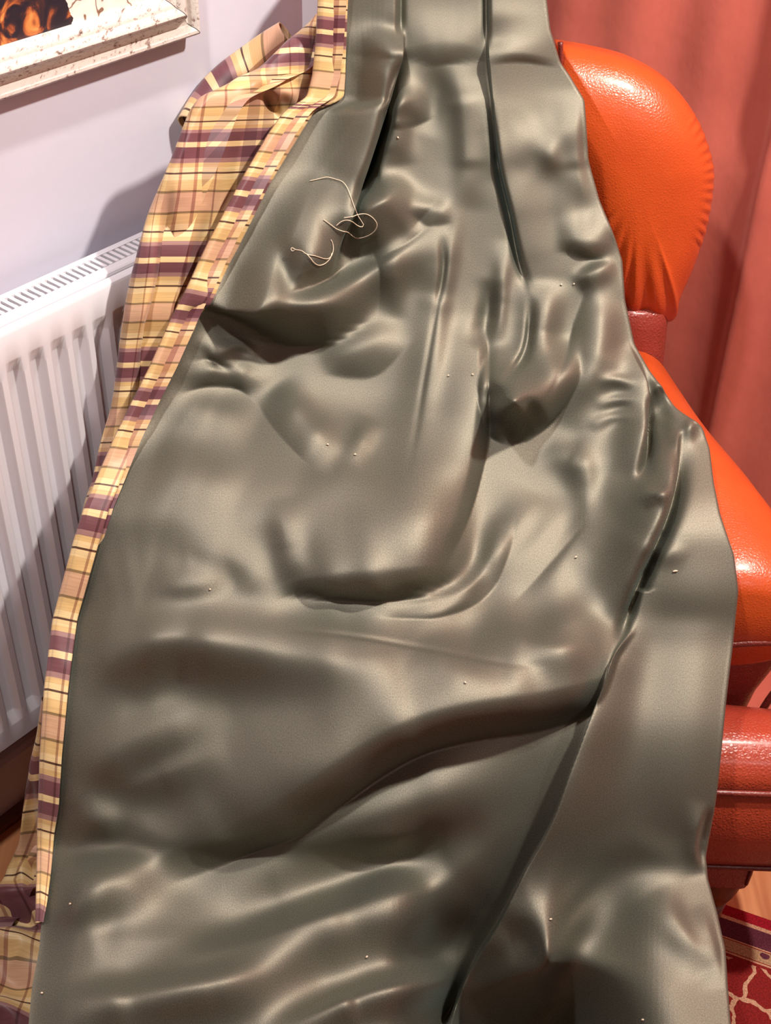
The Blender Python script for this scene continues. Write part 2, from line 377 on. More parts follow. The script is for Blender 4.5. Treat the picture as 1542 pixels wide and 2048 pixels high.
mesh_obj('convector_fin', *room_box(-1.150, -1.146, RW0+.01, RW1-.01, 0.28, 0.80), M_shade_fin, rad)
for ww in (0.1, 0.8):
    mesh_obj('wall_bracket', *room_box(-1.1995, -1.170, ww, ww+0.03, 0.3, 0.7), M_white, rad)
mesh_obj('supply_pipe', *tube([RM(-1.15, 0.99, 0.0), RM(-1.15, 0.99, 0.26)], 0.0075, 10), M_metal, rad, True)

# ------------------------------------------------------------------ framed painting
PW0, PW1, PZ0, PZ1 = 0.25, 1.104, 1.052, 1.75
pic = thing('framed_painting', 'abstract painting in a distressed whitewashed wooden moulding above the radiator', 'painting', tuple(RM(-1.199, 0.68, PZ0)))
def paint_frame():
    m, nt, b, N, L = newmat('distressed_white_paint')
    tc = N.new('ShaderNodeTexCoord'); mp = N.new('ShaderNodeMapping'); mp.inputs['Rotation'].default_value = (0, 0, WA); mp.inputs['Scale'].default_value = (110, 12, 110)
    L.new(tc.outputs['Object'], mp.inputs['Vector'])
    t = N.new('ShaderNodeTexNoise'); t.inputs['Scale'].default_value = 1.6; t.inputs['Detail'].default_value = 9; t.inputs['Roughness'].default_value = 0.72; L.new(mp.outputs['Vector'], t.inputs['Vector'])
    r = ramp(N, [(0.35, srgb(96, 74, 66)), (0.405, srgb(176, 152, 142)), (0.45, srgb(212, 204, 196)), (0.8, srgb(226, 220, 212))]); L.new(t.outputs['Fac'], r.inputs['Fac']); L.new(r.outputs['Color'], b.inputs['Base Color'])
    bp = N.new('ShaderNodeBump'); bp.inputs['Strength'].default_value = 0.5; bp.inputs['Distance'].default_value = 0.002; L.new(t.outputs['Fac'], bp.inputs['Height']); L.new(bp.outputs['Normal'], b.inputs['Normal'])
    b.inputs['Roughness'].default_value = 0.6
    return m
M_frame = paint_frame()
fp = [(0, 0.0), (0, 0.024), (0.002, 0.029), (0.006, 0.032), (0.011, 0.032), (0.015, 0.029), (0.017, 0.024), (0.020, 0.020), (0.026, 0.021), (0.033, 0.026), (0.039, 0.034), (0.044, 0.040), (0.050, 0.043), (0.056, 0.042), (0.060, 0.038), (0.062, 0.034), (0.066, 0.034), (0.071, 0.033), (0.075, 0.029), (0.080, 0.024), (0.080, 0.010)]
def corner(k, off):  # k: 0 bottom-left,1 bottom-right,2 top-right,3 top-left
    return ((PW0+off, PZ0+off), (PW1-off, PZ0+off), (PW1-off, PZ1-off), (PW0+off, PZ1-off))[k]
for k in range(4):
    P = np.array([[RM(-1.199+h, *corner(kk, o_*0.67)) for o_, h in [(a, b*0.85) for a, b in fp]] for kk in (k, (k+1) % 4)])
    P = np.concatenate([P[0][None]*(1-s)+P[1][None]*s for s in np.linspace(0.0008, 0.9992, 12)])
    o = grid_obj('frame_rail', P, M_frame, pic, flip=True); o.data.set_sharp_from_angle(angle=math.radians(40))
def canvas():
    m, nt, b, N, L = newmat('abstract_canvas')
    tc = N.new('ShaderNodeTexCoord'); mp = N.new('ShaderNodeMapping'); mp.inputs['Rotation'].default_value = (0, 0, WA); L.new(tc.outputs['Object'], mp.inputs['Vector'])
    sp = N.new('ShaderNodeSeparateXYZ'); L.new(mp.outputs['Vector'], sp.inputs[0])
    t = N.new('ShaderNodeTexNoise'); t.inputs['Scale'].default_value = 26; t.inputs['Detail'].default_value = 8; t.inputs['Distortion'].default_value = 1.6; L.new(mp.outputs['Vector'], t.inputs['Vector'])
    flame = ramp(N, [(0.46, srgb(26, 20, 34)), (0.54, srgb(58, 32, 34)), (0.60, srgb(140, 70, 40)), (0.70, srgb(210, 130, 66)), (0.80, srgb(230, 170, 100))]); L.new(t.outputs['Fac'], flame.inputs['Fac'])
    t2 = N.new('ShaderNodeTexNoise'); t2.inputs['Scale'].default_value = 14; t2.inputs['Detail'].default_value = 6; L.new(mp.outputs['Vector'], t2.inputs['Vector'])
    ed = N.new('ShaderNodeMath'); ed.operation = 'MULTIPLY_ADD'; ed.inputs[1].default_value = 0.10; L.new(t2.outputs['Fac'], ed.inputs[0]); L.new(sp.outputs['Y'], ed.inputs[2])
    gt = N.new('ShaderNodeMath'); gt.operation = 'GREATER_THAN'; gt.inputs[1].default_value = CANVAS_EDGE; L.new(ed.outputs[0], gt.inputs[0])
    wn = N.new('ShaderNodeTexWave'); wn.inputs['Scale'].default_value = 16; wn.inputs['Distortion'].default_value = 14; wn.inputs['Detail'].default_value = 3; L.new(mp.outputs['Vector'], wn.inputs['Vector'])
    pale = ramp(N, [(0.0, srgb(120, 84, 60)), (0.03, srgb(226, 216, 206)), (1.0, srgb(232, 224, 216))]); L.new(wn.outputs['Fac'], pale.inputs['Fac'])
    mx = N.new('ShaderNodeMix'); mx.data_type = 'RGBA'; L.new(gt.outputs[0], mx.inputs['Factor']); L.new(flame.outputs['Color'], mx.inputs['A']); L.new(pale.outputs['Color'], mx.inputs['B'])
    L.new(mx.outputs['Result'], b.inputs['Base Color']); b.inputs['Roughness'].default_value = 0.55
    bp = N.new('ShaderNodeBump'); bp.inputs['Strength'].default_value = 0.4; bp.inputs['Distance'].default_value = 0.002; L.new(t.outputs['Fac'], bp.inputs['Height']); L.new(bp.outputs['Normal'], b.inputs['Normal'])
    return m
CANVAS_EDGE = 0.285
M_canvas = canvas()
mesh_obj('canvas', *room_box(-1.196, -1.184, PW0+0.045, PW1-0.045, PZ0+0.045, PZ1-0.045), M_canvas, pic)

# ------------------------------------------------------------------ red velvet curtain
VW = 1.84
nn = np.linspace(-1.45, 1.6, 520); zz = np.concatenate([np.linspace(0.012, 0.2, 24), np.linspace(0.23, 2.30, 60)])
Nn, Zz = np.meshgrid(nn, zz)
def sstep_(a, b, x):
    t = np.clip((x-a)/(b-a), 0, 1); return t*t*(3-2*t)
rng = np.random.RandomState(5)
dep = 0.007*np.sin(Nn*2*np.pi/0.31+0.6*np.sin(Nn*5)) + 0.006*np.sin(Nn*2*np.pi/0.13+1.0+0.4*Zz) + 0.006*np.sin(Nn*9+Zz*1.6)
dep += -0.022*sstep_(-0.735, -0.705, Nn-0.02*(1.0-Zz))*np.exp(-np.clip(Nn+0.715, 0, None)/0.14)
dep += 0.004*np.sin(Zz*23+Nn*7)*np.exp(-((Zz-0.82)/0.1)**2)
dep += -0.36*(1-sstep_(0.0, 0.16, Zz))*sstep_(-0.58, -0.46, Nn)
vel = thing('velvet_curtain', 'coral red velvet curtain hanging in folds behind the armchair', 'curtain', tuple(RM(0.0, VW, 0.0)))
P = Nn[..., None]*nv+(VW+dep)[..., None]*wv+Zz[..., None]*np.array([0, 0, 1.0])
o = grid_obj('cloth', P, M_velvet, vel)
sm = o.modifiers.new('thickness', 'SOLIDIFY'); sm.thickness = 0.003
mesh_obj('heading_rail', *room_box(-1.5, 1.7, VW+0.05, VW+0.08, 2.30, 2.34), M_white, vel)

# ------------------------------------------------------------------ rug
e1 = nv*0.958+wv*0.287; e1 /= np.linalg.norm(e1); e2 = np.array([e1[1], -e1[0], 0.0])
if e2[1] > 0: e2 = -e2
rug0 = at_z(1453, 1810, 0.009); rug0 = rug0-0.72*e1; rug0[2] = 0
RL, RD = 1.9, 1.3
def rug_mat():
    m, nt, b, N, L = newmat('red_patterned_wool')
    uvn = N.new('ShaderNodeUVMap'); sp = N.new('ShaderNodeSeparateXYZ'); L.new(uvn.outputs['UV'], sp.inputs[0])
    def mth(op, a, b_=None):
        x = N.new('ShaderNodeMath'); x.operation = op
        for i, s in enumerate((a, b_)):
            if s is None: continue
            if isinstance(s, (int, float)): x.inputs[i].default_value = s
            else: L.new(s, x.inputs[i])
        return x.outputs[0]
    dx = mth('MINIMUM', sp.outputs['X'], mth('SUBTRACT', RL, sp.outputs['X'])); dy = mth('MINIMUM', sp.outputs['Y'], mth('SUBTRACT', RD, sp.outputs['Y']))
    dd = mth('MINIMUM', dx, dy)
    red, cream, pur, beige = srgb(120, 32, 30), srgb(180, 140, 112), srgb(84, 40, 52), srgb(156, 126, 96)
    K = 0.12
    base = ramp(N, [(0, srgb(140, 22, 36)), (0.017/K, cream), (0.023/K, pur), (0.052/K, cream), (0.0535/K, red), (0.055/K, beige), (0.073/K, red), (0.0745/K, cream), (0.077/K, red)], 'CONSTANT')
    L.new(mth('DIVIDE', dd, K), base.inputs['Fac'])
    # curling cream vine motifs in the field, dots in the beige guard band
    v = N.new('ShaderNodeTexVoronoi'); v.feature = 'DISTANCE_TO_EDGE'; v.inputs['Scale'].default_value = 21; v.inputs['Randomness'].default_value = 0.8
    nz = N.new('ShaderNodeTexNoise'); nz.inputs['Scale'].default_value = 40; nz.inputs['Detail'].default_value = 2
    ad = N.new('ShaderNodeMix'); ad.data_type = 'VECTOR'; ad.inputs['Factor'].default_value = 0.02
    L.new(uvn.outputs['UV'], nz.inputs['Vector']); L.new(uvn.outputs['UV'], ad.inputs['A']); L.new(nz.outputs['Color'], ad.inputs['B']); L.new(ad.outputs['Result'], v.inputs['Vector'])
    vine = mth('LESS_THAN', v.outputs['Distance'], 0.055)
    v2 = N.new('ShaderNodeTexVoronoi'); v2.inputs['Scale'].default_value = 34; L.new(ad.outputs['Result'], v2.inputs['Vector'])
    blob = mth('LESS_THAN', v2.outputs['Distance'], 0.25)
    infield = mth('GREATER_THAN', dd, 0.082); inband = mth('MULTIPLY', mth('GREATER_THAN', dd, 0.057), mth('LESS_THAN', dd, 0.071))
    m1 = N.new('ShaderNodeMix'); m1.data_type = 'RGBA'; m1.inputs['B'].default_value = (*cream, 1); L.new(mth('MULTIPLY', vine, infield), m1.inputs['Factor']); L.new(base.outputs['Color'], m1.inputs['A'])
    m2 = N.new('ShaderNodeMix'); m2.data_type = 'RGBA'; m2.inputs['B'].default_value = (*pur, 1); L.new(mth('MULTIPLY', blob, inband), m2.inputs['Factor']); L.new(m1.outputs['Result'], m2.inputs['A'])
    t = N.new('ShaderNodeTexNoise'); t.inputs['Scale'].default_value = 420; t.inputs['Detail'].default_value = 2; L.new(uvn.outputs['UV'], t.inputs['Vector'])
    r3 = ramp(N, [(0.3, (0.6, 0.6, 0.6)), (0.7, (1.25, 1.2, 1.2))]); L.new(t.outputs['Fac'], r3.inputs['Fac'])
    m3 = N.new('ShaderNodeMix'); m3.data_type = 'RGBA'; m3.blend_type = 'MULTIPLY'; m3.inputs['Factor'].default_value = 1; L.new(m2.outputs['Result'], m3.inputs['A']); L.new(r3.outputs['Color'], m3.inputs['B'])
    L.new(m3.outputs['Result'], b.inputs['Base Color']); b.inputs['Roughness'].default_value = 0.95; b.inputs['Specular IOR Level'].default_value = 0.1
    bp = N.new('ShaderNodeBump'); bp.inputs['Strength'].default_value = 0.6; bp.inputs['Distance'].default_value = 0.002; L.new(t.outputs['Fac'], bp.inputs['Height']); L.new(bp.outputs['Normal'], b.inputs['Normal'])
    return m
V = []; uvr = []
for z in (0.0005, 0.009):
    for a, b_ in ((0, 0), (RL, 0), (RL, RD), (0, RD)):
        p = rug0+e1*a+e2*b_; V.append((p[0], p[1], z)); uvr.append((a, b_))
rug = mesh_obj('rug', V, [(0, 1, 2, 3), (4, 7, 6, 5), (0, 4, 5, 1), (1, 5, 6, 2), (2, 6, 7, 3), (3, 7, 4, 0)], rug_mat(), uv=uvr)
tag(rug, 'red patterned wool rug with purple and cream border under the armchair', 'rug')

# ------------------------------------------------------------------ armchair
XC = 0.17
chair = thing('armchair', 'orange and red brown leather wing armchair under the draped curtain', 'armchair', (XC, 1.3, 0.0))
def mx_(p): return np.array([2*XC-p[0], p[1], p[2]])
YB = 1.66
wing_px = [(1110, 84), (1180, 96), (1260, 118), (1335, 162), (1390, 232), (1420, 310), (1425, 365), (1412, 450), (1386, 530), (1358, 596), (1344, 640), (1300, 642), (1255, 640), (1205, 560), (1140, 430), (1090, 280), (1085, 160)]
wpx = spline(wing_px+[wing_px[0]], 261)[:-1]
wing_out = np.array([at_y(x, y, YB+0.10*((1024-y)/1000-0.5)) for x, y in wpx])
def wob(k, r):
    a = 0.0
    if 0.22 < k < 0.42: a += 0.16*math.sin(k*2*math.pi*64)*max(0, r-0.82)/0.18
    if 0.5 < k < 0.72: a += 0.12*math.sin(k*2*math.pi*26)*max(0, r-0.45)/0.55
    return 1+a
for s in (1, -1):
    if s > 0:
        out = wing_out
        V, F = pillow(out, (0.0, -0.075, 0.028), (0, 0.10, 0), 16, 2.6, wob)
    else:
        V = [mx_(p) for p in V]; F = [f[::-1] for f in F]
    mesh_obj('wing', V, F, M_orange, chair, True)
# middle of the back between the wings
V, F = rounded_box((XC-0.15, YB-0.04, 0.42), (XC+0.03, YB+0.115, 1.03), 0.05, 5)
V = [(x, y+0.10*(z-0.85)*0.6, z) for x, y, z in V]
mesh_obj('back_cushion', V, F, M_orange, chair, True)
seam = [at_y(1121, y, YB-0.045+0.1*((1024-y)/1000-0.5)) for y in (84, 110, 140, 165)]
for s in (1, -1):
    pts = spline(seam, 12); pts = pts if s > 0 else np.array([mx_(p) for p in pts])
    mesh_obj('back_piping', *tube(pts, 0.0035, 8), M_pipe, chair, True)
for s in (1, -1):
    secs = []
    for z, cx_, rx, ry in ((0.16, 0.345, 0.10, 0.08), (0.40, 0.342, 0.092, 0.078), (0.50, 0.338, 0.082, 0.07), (0.58, 0.334, 0.073, 0.065), (0.65, 0.334, 0.068, 0.060), (0.672, 0.334, 0.066, 0.057), (0.678, 0.334, 0.060, 0.052)):
        sec = superellipse(cx_, YB+0.0, z, rx, ry, 3.0)
        secs.append(sec if s > 0 else [mx_(p) for p in sec])
    V, F = loft(secs); 
    if s < 0: F = [f[::-1] for f in F]
    mesh_obj('back_post', V, F, M_oxblood, chair, True, sharp=50)
# rolled arms
def arm(s):
    keys = [(1.60, 0.345, 0.545, 0.070, 0.075), (1.52, 0.350, 0.555, 0.074, 0.078), (1.42, 0.362, 0.558, 0.083, 0.082), (1.32, 0.390, 0.548, 0.098, 0.084), (1.22, 0.418, 0.530, 0.112, 0.082), (1.17, 0.426, 0.520, 0.116, 0.080), (1.145, 0.428, 0.515, 0.110, 0.073), (1.132, 0.428, 0.512, 0.092, 0.058)]
    K = np.array(keys); K = spline(K, 40); secs = []
    for y, cx_, cz, rx, rz in K:
        sec = []
        for k in range(36):
            a = 2*math.pi*k/36
            sec.append(np.array([cx_+rx*math.cos(a), y, cz+rz*math.sin(a)]))
        secs.append(sec if s > 0 else [mx_(p) for p in sec])
    V, F = loft(secs)
    if s < 0: F = [f[::-1] for f in F]
    mesh_obj('arm_roll', V, F, M_orange, chair, True, sharp=60)
    # inner arm wall below the roll
    secs = []
    for z, x0, x1, y0 in ((0.18, 0.33, 0.484, 1.15), (0.30, 0.33, 0.486, 1.15), (0.38, 0.33, 0.498, 1.15), (0.44, 0.33, 0.520, 1.15), (0.48, 0.335, 0.535, 1.15), (0.50, 0.335, 0.540, 1.155)):
        sec = [np.array([p[0]-0.27*max(0.0, p[1]-1.17), p[1], p[2]]) for p in superellipse((x0+x1)/2, (y0+1.62)/2, z, (x1-x0)/2, (1.62-y0)/2, 8, 64)]
        secs.append(sec if s > 0 else [mx_(p) for p in sec])
    V, F = loft(secs)
    if s < 0: F = [f[::-1] for f in F]
    mesh_obj('arm_panel', V, F, M_oxblood, chair, True, sharp=50)
    # piping round the front panel: outer edge, up and over under the roll
    pth = [(0.488, 1.148, 0.22), (0.490, 1.147, 0.30), (0.502, 1.146, 0.38), (0.524, 1.145, 0.44), (0.528, 1.142, 0.475), (0.490, 1.136, 0.492), (0.43, 1.134, 0.488), (0.385, 1.136, 0.470), (0.352, 1.14, 0.42), (0.342, 1.145, 0.34)]
    pth = [np.array(p) if s > 0 else mx_(p) for p in pth]
    mesh_obj('arm_piping', *tube(spline(pth, 60), 0.005, 8), M_pipe, chair, True)
arm(1); arm(-1)
# T-shaped seat cushion
def tcush(z, g):
    hw, hi_ = 0.395-g, 0.17-g
    pts = [(XC-hw, 1.0+g), (XC+hw, 1.0+g), (XC+hw, 1.125-g), (XC+hi_, 1.145-g), (XC+hi_, 1.56-g), (XC-hi_, 1.56-g), (XC-hi_, 1.145-g), (XC-hw, 1.125-g)]
    out = []
    for i in range(len(pts)):
        p, q, r_ = np.array(pts[i-1]), np.array(pts[i]), np.array(pts[(i+1) % len(pts)])
        ra = 0.03
        a = q+(p-q)/np.linalg.norm(p-q)*ra; b_ = q+(r_-q)/np.linalg.norm(r_-q)*ra
        for t in np.linspace(0, 1, 6):
            c = (1-t)**2*a+2*t*(1-t)*q+t*t*b_; out.append(np.array([c[0], c[1], z]))
        nxt = np.array(pts[(i+1) % len(pts)]); e_ = nxt+(q-nxt)/np.linalg.norm(q-nxt)*ra
        for t in np.linspace(0, 1, 10)[1:-1]:
            c = b_*(1-t)+e_*t; out.append(np.array([c[0], c[1], z]))
    return out
secs = [tcush(z, g) for z, g in ((0.208, 0.03), (0.212, 0.012), (0.222, 0.004), (0.245, -0.006), (0.29, -0.012), (0.335, -0.006), (0.358, 0.003), (0.366, 0.006), (0.374, 0.004), (0.392, 0.012), (0.406, 0.028), (0.413, 0.040), (0.416, 0.050))]
V, F = loft(secs); mesh_obj('seat_cushion', V, F, M_seat, chair, True, sharp=70)
for z, g in ((0.367, 0.002), (0.220, 0.003)):
    p = tcush(z, g); p = np.array(p+[p[0]]); mesh_obj('cushion_piping', *tube(p, 0.0042, 6, False), M_pipe, chair, True)
V, F = rounded_box((XC-0.332, 1.025, 0.135), (XC+0.332, 1.62, 0.212), 0.012, 3)
mesh_obj('seat_rail', V, F, M_oxblood, chair, True, sharp=50)
for s in (1, -1):
    x = XC+s*0.325
    mesh_obj('rail_piping', *tube([(x, 1.0265, 0.152), (x, 1.0245, 0.178), (x, 1.0265, 0.204)], 0.0026, 6), M_pipe, chair, True)
for x, y in ((0.470, 1.066), (2*XC-0.470, 1.066), (0.44, 1.57), (2*XC-0.44, 1.57)):
    leg = mesh_obj('leg', *lathe((x, y), [(0.0, 0.136), (0.028, 0.136), (0.033, 0.125), (0.034, 0.110), (0.031, 0.095), (0.026, 0.082), (0.023, 0.072), (0.0, 0.072)]), M_leg, chair, True, sharp=60)
    mesh_obj('ferrule', *lathe((x, y), [(0.0, 0.073), (0.0245, 0.073), (0.022, 0.052), (0.0, 0.052)]), M_metal, leg, True, sharp=50)
    mesh_obj('caster', *lathe((x, y), [(0.0, 0.053), (0.018, 0.052), (0.022, 0.040), (0.020, 0.024), (0.012, 0.0095), (0.0, 0.0095)]), M_brass, leg, True, sharp=50)

#CLOTH
# ------------------------------------------------------------------ draped curtain
# supporting shape: the cloth falls from the chair back over seat and arms to the floor (y from camera, z height)
_py = np.array([0.60, 0.840, 0.870, 0.905, 0.948, 1.0, 1.10, 1.22, 1.32, 1.42, 1.50, 1.55, 1.574, 1.592, 1.9])
_pz = np.array([0.012, 0.012, 0.05, 0.24, 0.395, 0.475, 0.535, 0.59, 0.66, 0.76, 0.89, 1.0, 1.055, 1.115, 2.0])
_yy = np.linspace(0.5, 2.1, 801); _zz = np.interp(_yy, _py, _pz)
_k = np.exp(-(np.arange(-25, 26)/10.0)**2/2); _k /= _k.sum()
_zz = np.convolve(np.pad(_zz, 25, mode='edge'), _k, mode='valid')
def sstep(a, b, x):
    t = np.clip((x-a)/(b-a), 0, 1); return t*t*(3-2*t)
def Zbase(x, y):
    z = np.interp(y, _yy, _zz)
    arm_z = np.interp(y, [0.98, 1.08, 1.12, 1.16, 1.2, 1.32, 1.42, 1.6], [0.32, 0.48, 0.575, 0.635, 0.652, 0.675, 0.685, 0.67])
    d = arm_z-z; sp_ = np.where(d > -0.2, 0.012*np.log1p(np.exp(np.clip(d, -0.3, 0.3)/0.012)), 0)
    return z + sp_*sstep(0.05, 0.15, np.abs(x-XC))
GX = np.arange(-240, 1720, 10.0); GY = np.arange(-140, 2300, 10.0)
_gx, _gy = np.meshgrid(GX, GY)
_D = Fv + Rv*((_gx-CX)/FPX)[..., None] - Uv*((_gy-CY)/FPX)[..., None]
_T = np.zeros_like(_gx); _done = np.zeros(_gx.shape, bool); _prev = None
for t in np.arange(0.9, 2.6, 0.008):
    f = CAMH+_D[..., 2]*t - Zbase(_D[..., 0]*t, _D[..., 1]*t)
    if _prev is not None:
        hit = (~_done) & (f <= 0)
        fr = _prev/(_prev-f+1e-12); _T[hit] = (t-0.008+0.008*fr)[hit]; _done |= hit
    _prev = f
_T[~_done] = 2.0
def blur(a, s):
    k = np.exp(-(np.arange(-3*s, 3*s+1)/s)**2/2); k /= k.sum()
    for ax in (0, 1):
        a = np.apply_along_axis(lambda v: np.convolve(np.pad(v, 3*s, mode='edge'), k, mode='valid'), ax, a)
    return a
_nd = -(_D@nv); _lim = np.where(_nd > 0.05, 1.02/np.maximum(_nd, 0.05), 9.0)
_T = -0.03*np.log(np.exp(-_T/0.03)+np.exp(-np.minimum(_lim, 3.5)/0.03))
_T = blur(_T, 2)
def tbase(px, py):
    fx = np.clip((px-GX[0])/10, 0, len(GX)-1.001); fy = np.clip((py-GY[0])/10, 0, len(GY)-1.001)
    i = fx.astype(int); j = fy.astype(int); a = fx-i; b = fy-j
    return (_T[j, i]*(1-a)+_T[j, i+1]*a)*(1-b)+(_T[j+1, i]*(1-a)+_T[j+1, i+1]*a)*b
def rays(px, py): return Fv + Rv*((px-CX)/FPX)[..., None] - Uv*((py-CY)/FPX)[..., None]
def base_pts(px, py, back=0.0): return CAM + rays(px, py)*(tbase(px, py)+back)[..., None]
def grid_normals(P):
    du = np.gradient(P, axis=1); dv = np.gradient(P, axis=0); n = np.cross(dv, du); n /= np.linalg.norm(n, axis=-1)[..., None]+1e-12
    s = np.sign((n*(CAM-P)).sum(-1)); return n*s[..., None]
# folds: each is a ridge (mm) along a line; first width = left/lower side, second = right/upper side
def apply(strokes, px, py, lateral=False):
    """gaussian ridges; flag p / q: the lower-left / upper-right flank falls to a sharp crease at its width"""
    h = np.zeros_like(px); LX = np.zeros_like(px); LY = np.zeros_like(px)
    for st in strokes:
        pts, amp, wn, wp = st[:4]; keep = st[4] if len(st) > 4 else ''; over = st[5] if len(st) > 5 else 0.0
        WN = np.atleast_1d(np.asarray(wn, float)); WP = np.atleast_1d(np.asarray(wp, float))
        pts = np.asarray(pts, float); ln = np.linalg.norm(np.diff(pts, axis=0), axis=1).sum(); wm = max(WN.max(), WP.max())
        sg = min(max(0.3*wm, 9.0), 26.0); nsm = max(7, int(ln/(0.8*sg)))
        q = spline(pts, nsm); ds = ln/(nsm-1); w = 2.6*1.5*wm
        T = np.gradient(q, axis=0); T /= np.linalg.norm(T, axis=1)[:, None]
        m = (px > q[:, 0].min()-w) & (px < q[:, 0].max()+w) & (py > q[:, 1].min()-w) & (py < q[:, 1].max()+w)
        if not m.any(): continue
        x = px[m]; y = py[m]; acc = np.zeros_like(x); ax = np.zeros_like(x); ay = np.zeros_like(x)
        side = 1.0 if ('q' in keep or ('p' not in keep and WP.mean() < WN.mean())) else -1.0
        for i in range(nsm):
            u = i/(nsm-1); e = 1.0
            if 'a' not in keep: e *= math.sin(min(1.0, u/0.4)*math.pi/2)**1.2
            if 'b' not in keep: e *= math.sin(min(1.0, (1-u)/0.4)*math.pi/2)**1.2
            if e < 0.01: continue
            wn_ = np.interp(u, np.linspace(0, 1, len(WN)), WN); wp_ = np.interp(u, np.linspace(0, 1, len(WP)), WP)
            rx = x-q[i, 0]; ry = y-q[i, 1]; tx, ty = T[i]
            dn = rx*ty-ry*tx; dt = rx*tx+ry*ty; k = 1+0.4*(1-e)
            pos = dn > 0; ad = np.abs(dn)
            gp = np.clip(1-(ad/wp_)**1.7, 0, 1) if 'q' in keep else np.exp(-(ad/(wp_*k))**2)
            gn = np.clip(1-(ad/wn_)**1.7, 0, 1) if 'p' in keep else np.exp(-(ad/(wn_*k))**2)
            g = e*np.where(pos, gp, gn)*np.exp(-(dt/sg)**2)
            acc += g
            if over: ax += g*ty*side; ay -= g*tx*side
        nrm = ds/(sg*math.sqrt(math.pi)); h[m] += amp*acc*nrm
        if over: LX[m] += over*ax*nrm; LY[m] += over*ay*nrm
    return (h*0.001, LX, LY) if lateral else h*0.001
FOLD = 1.0
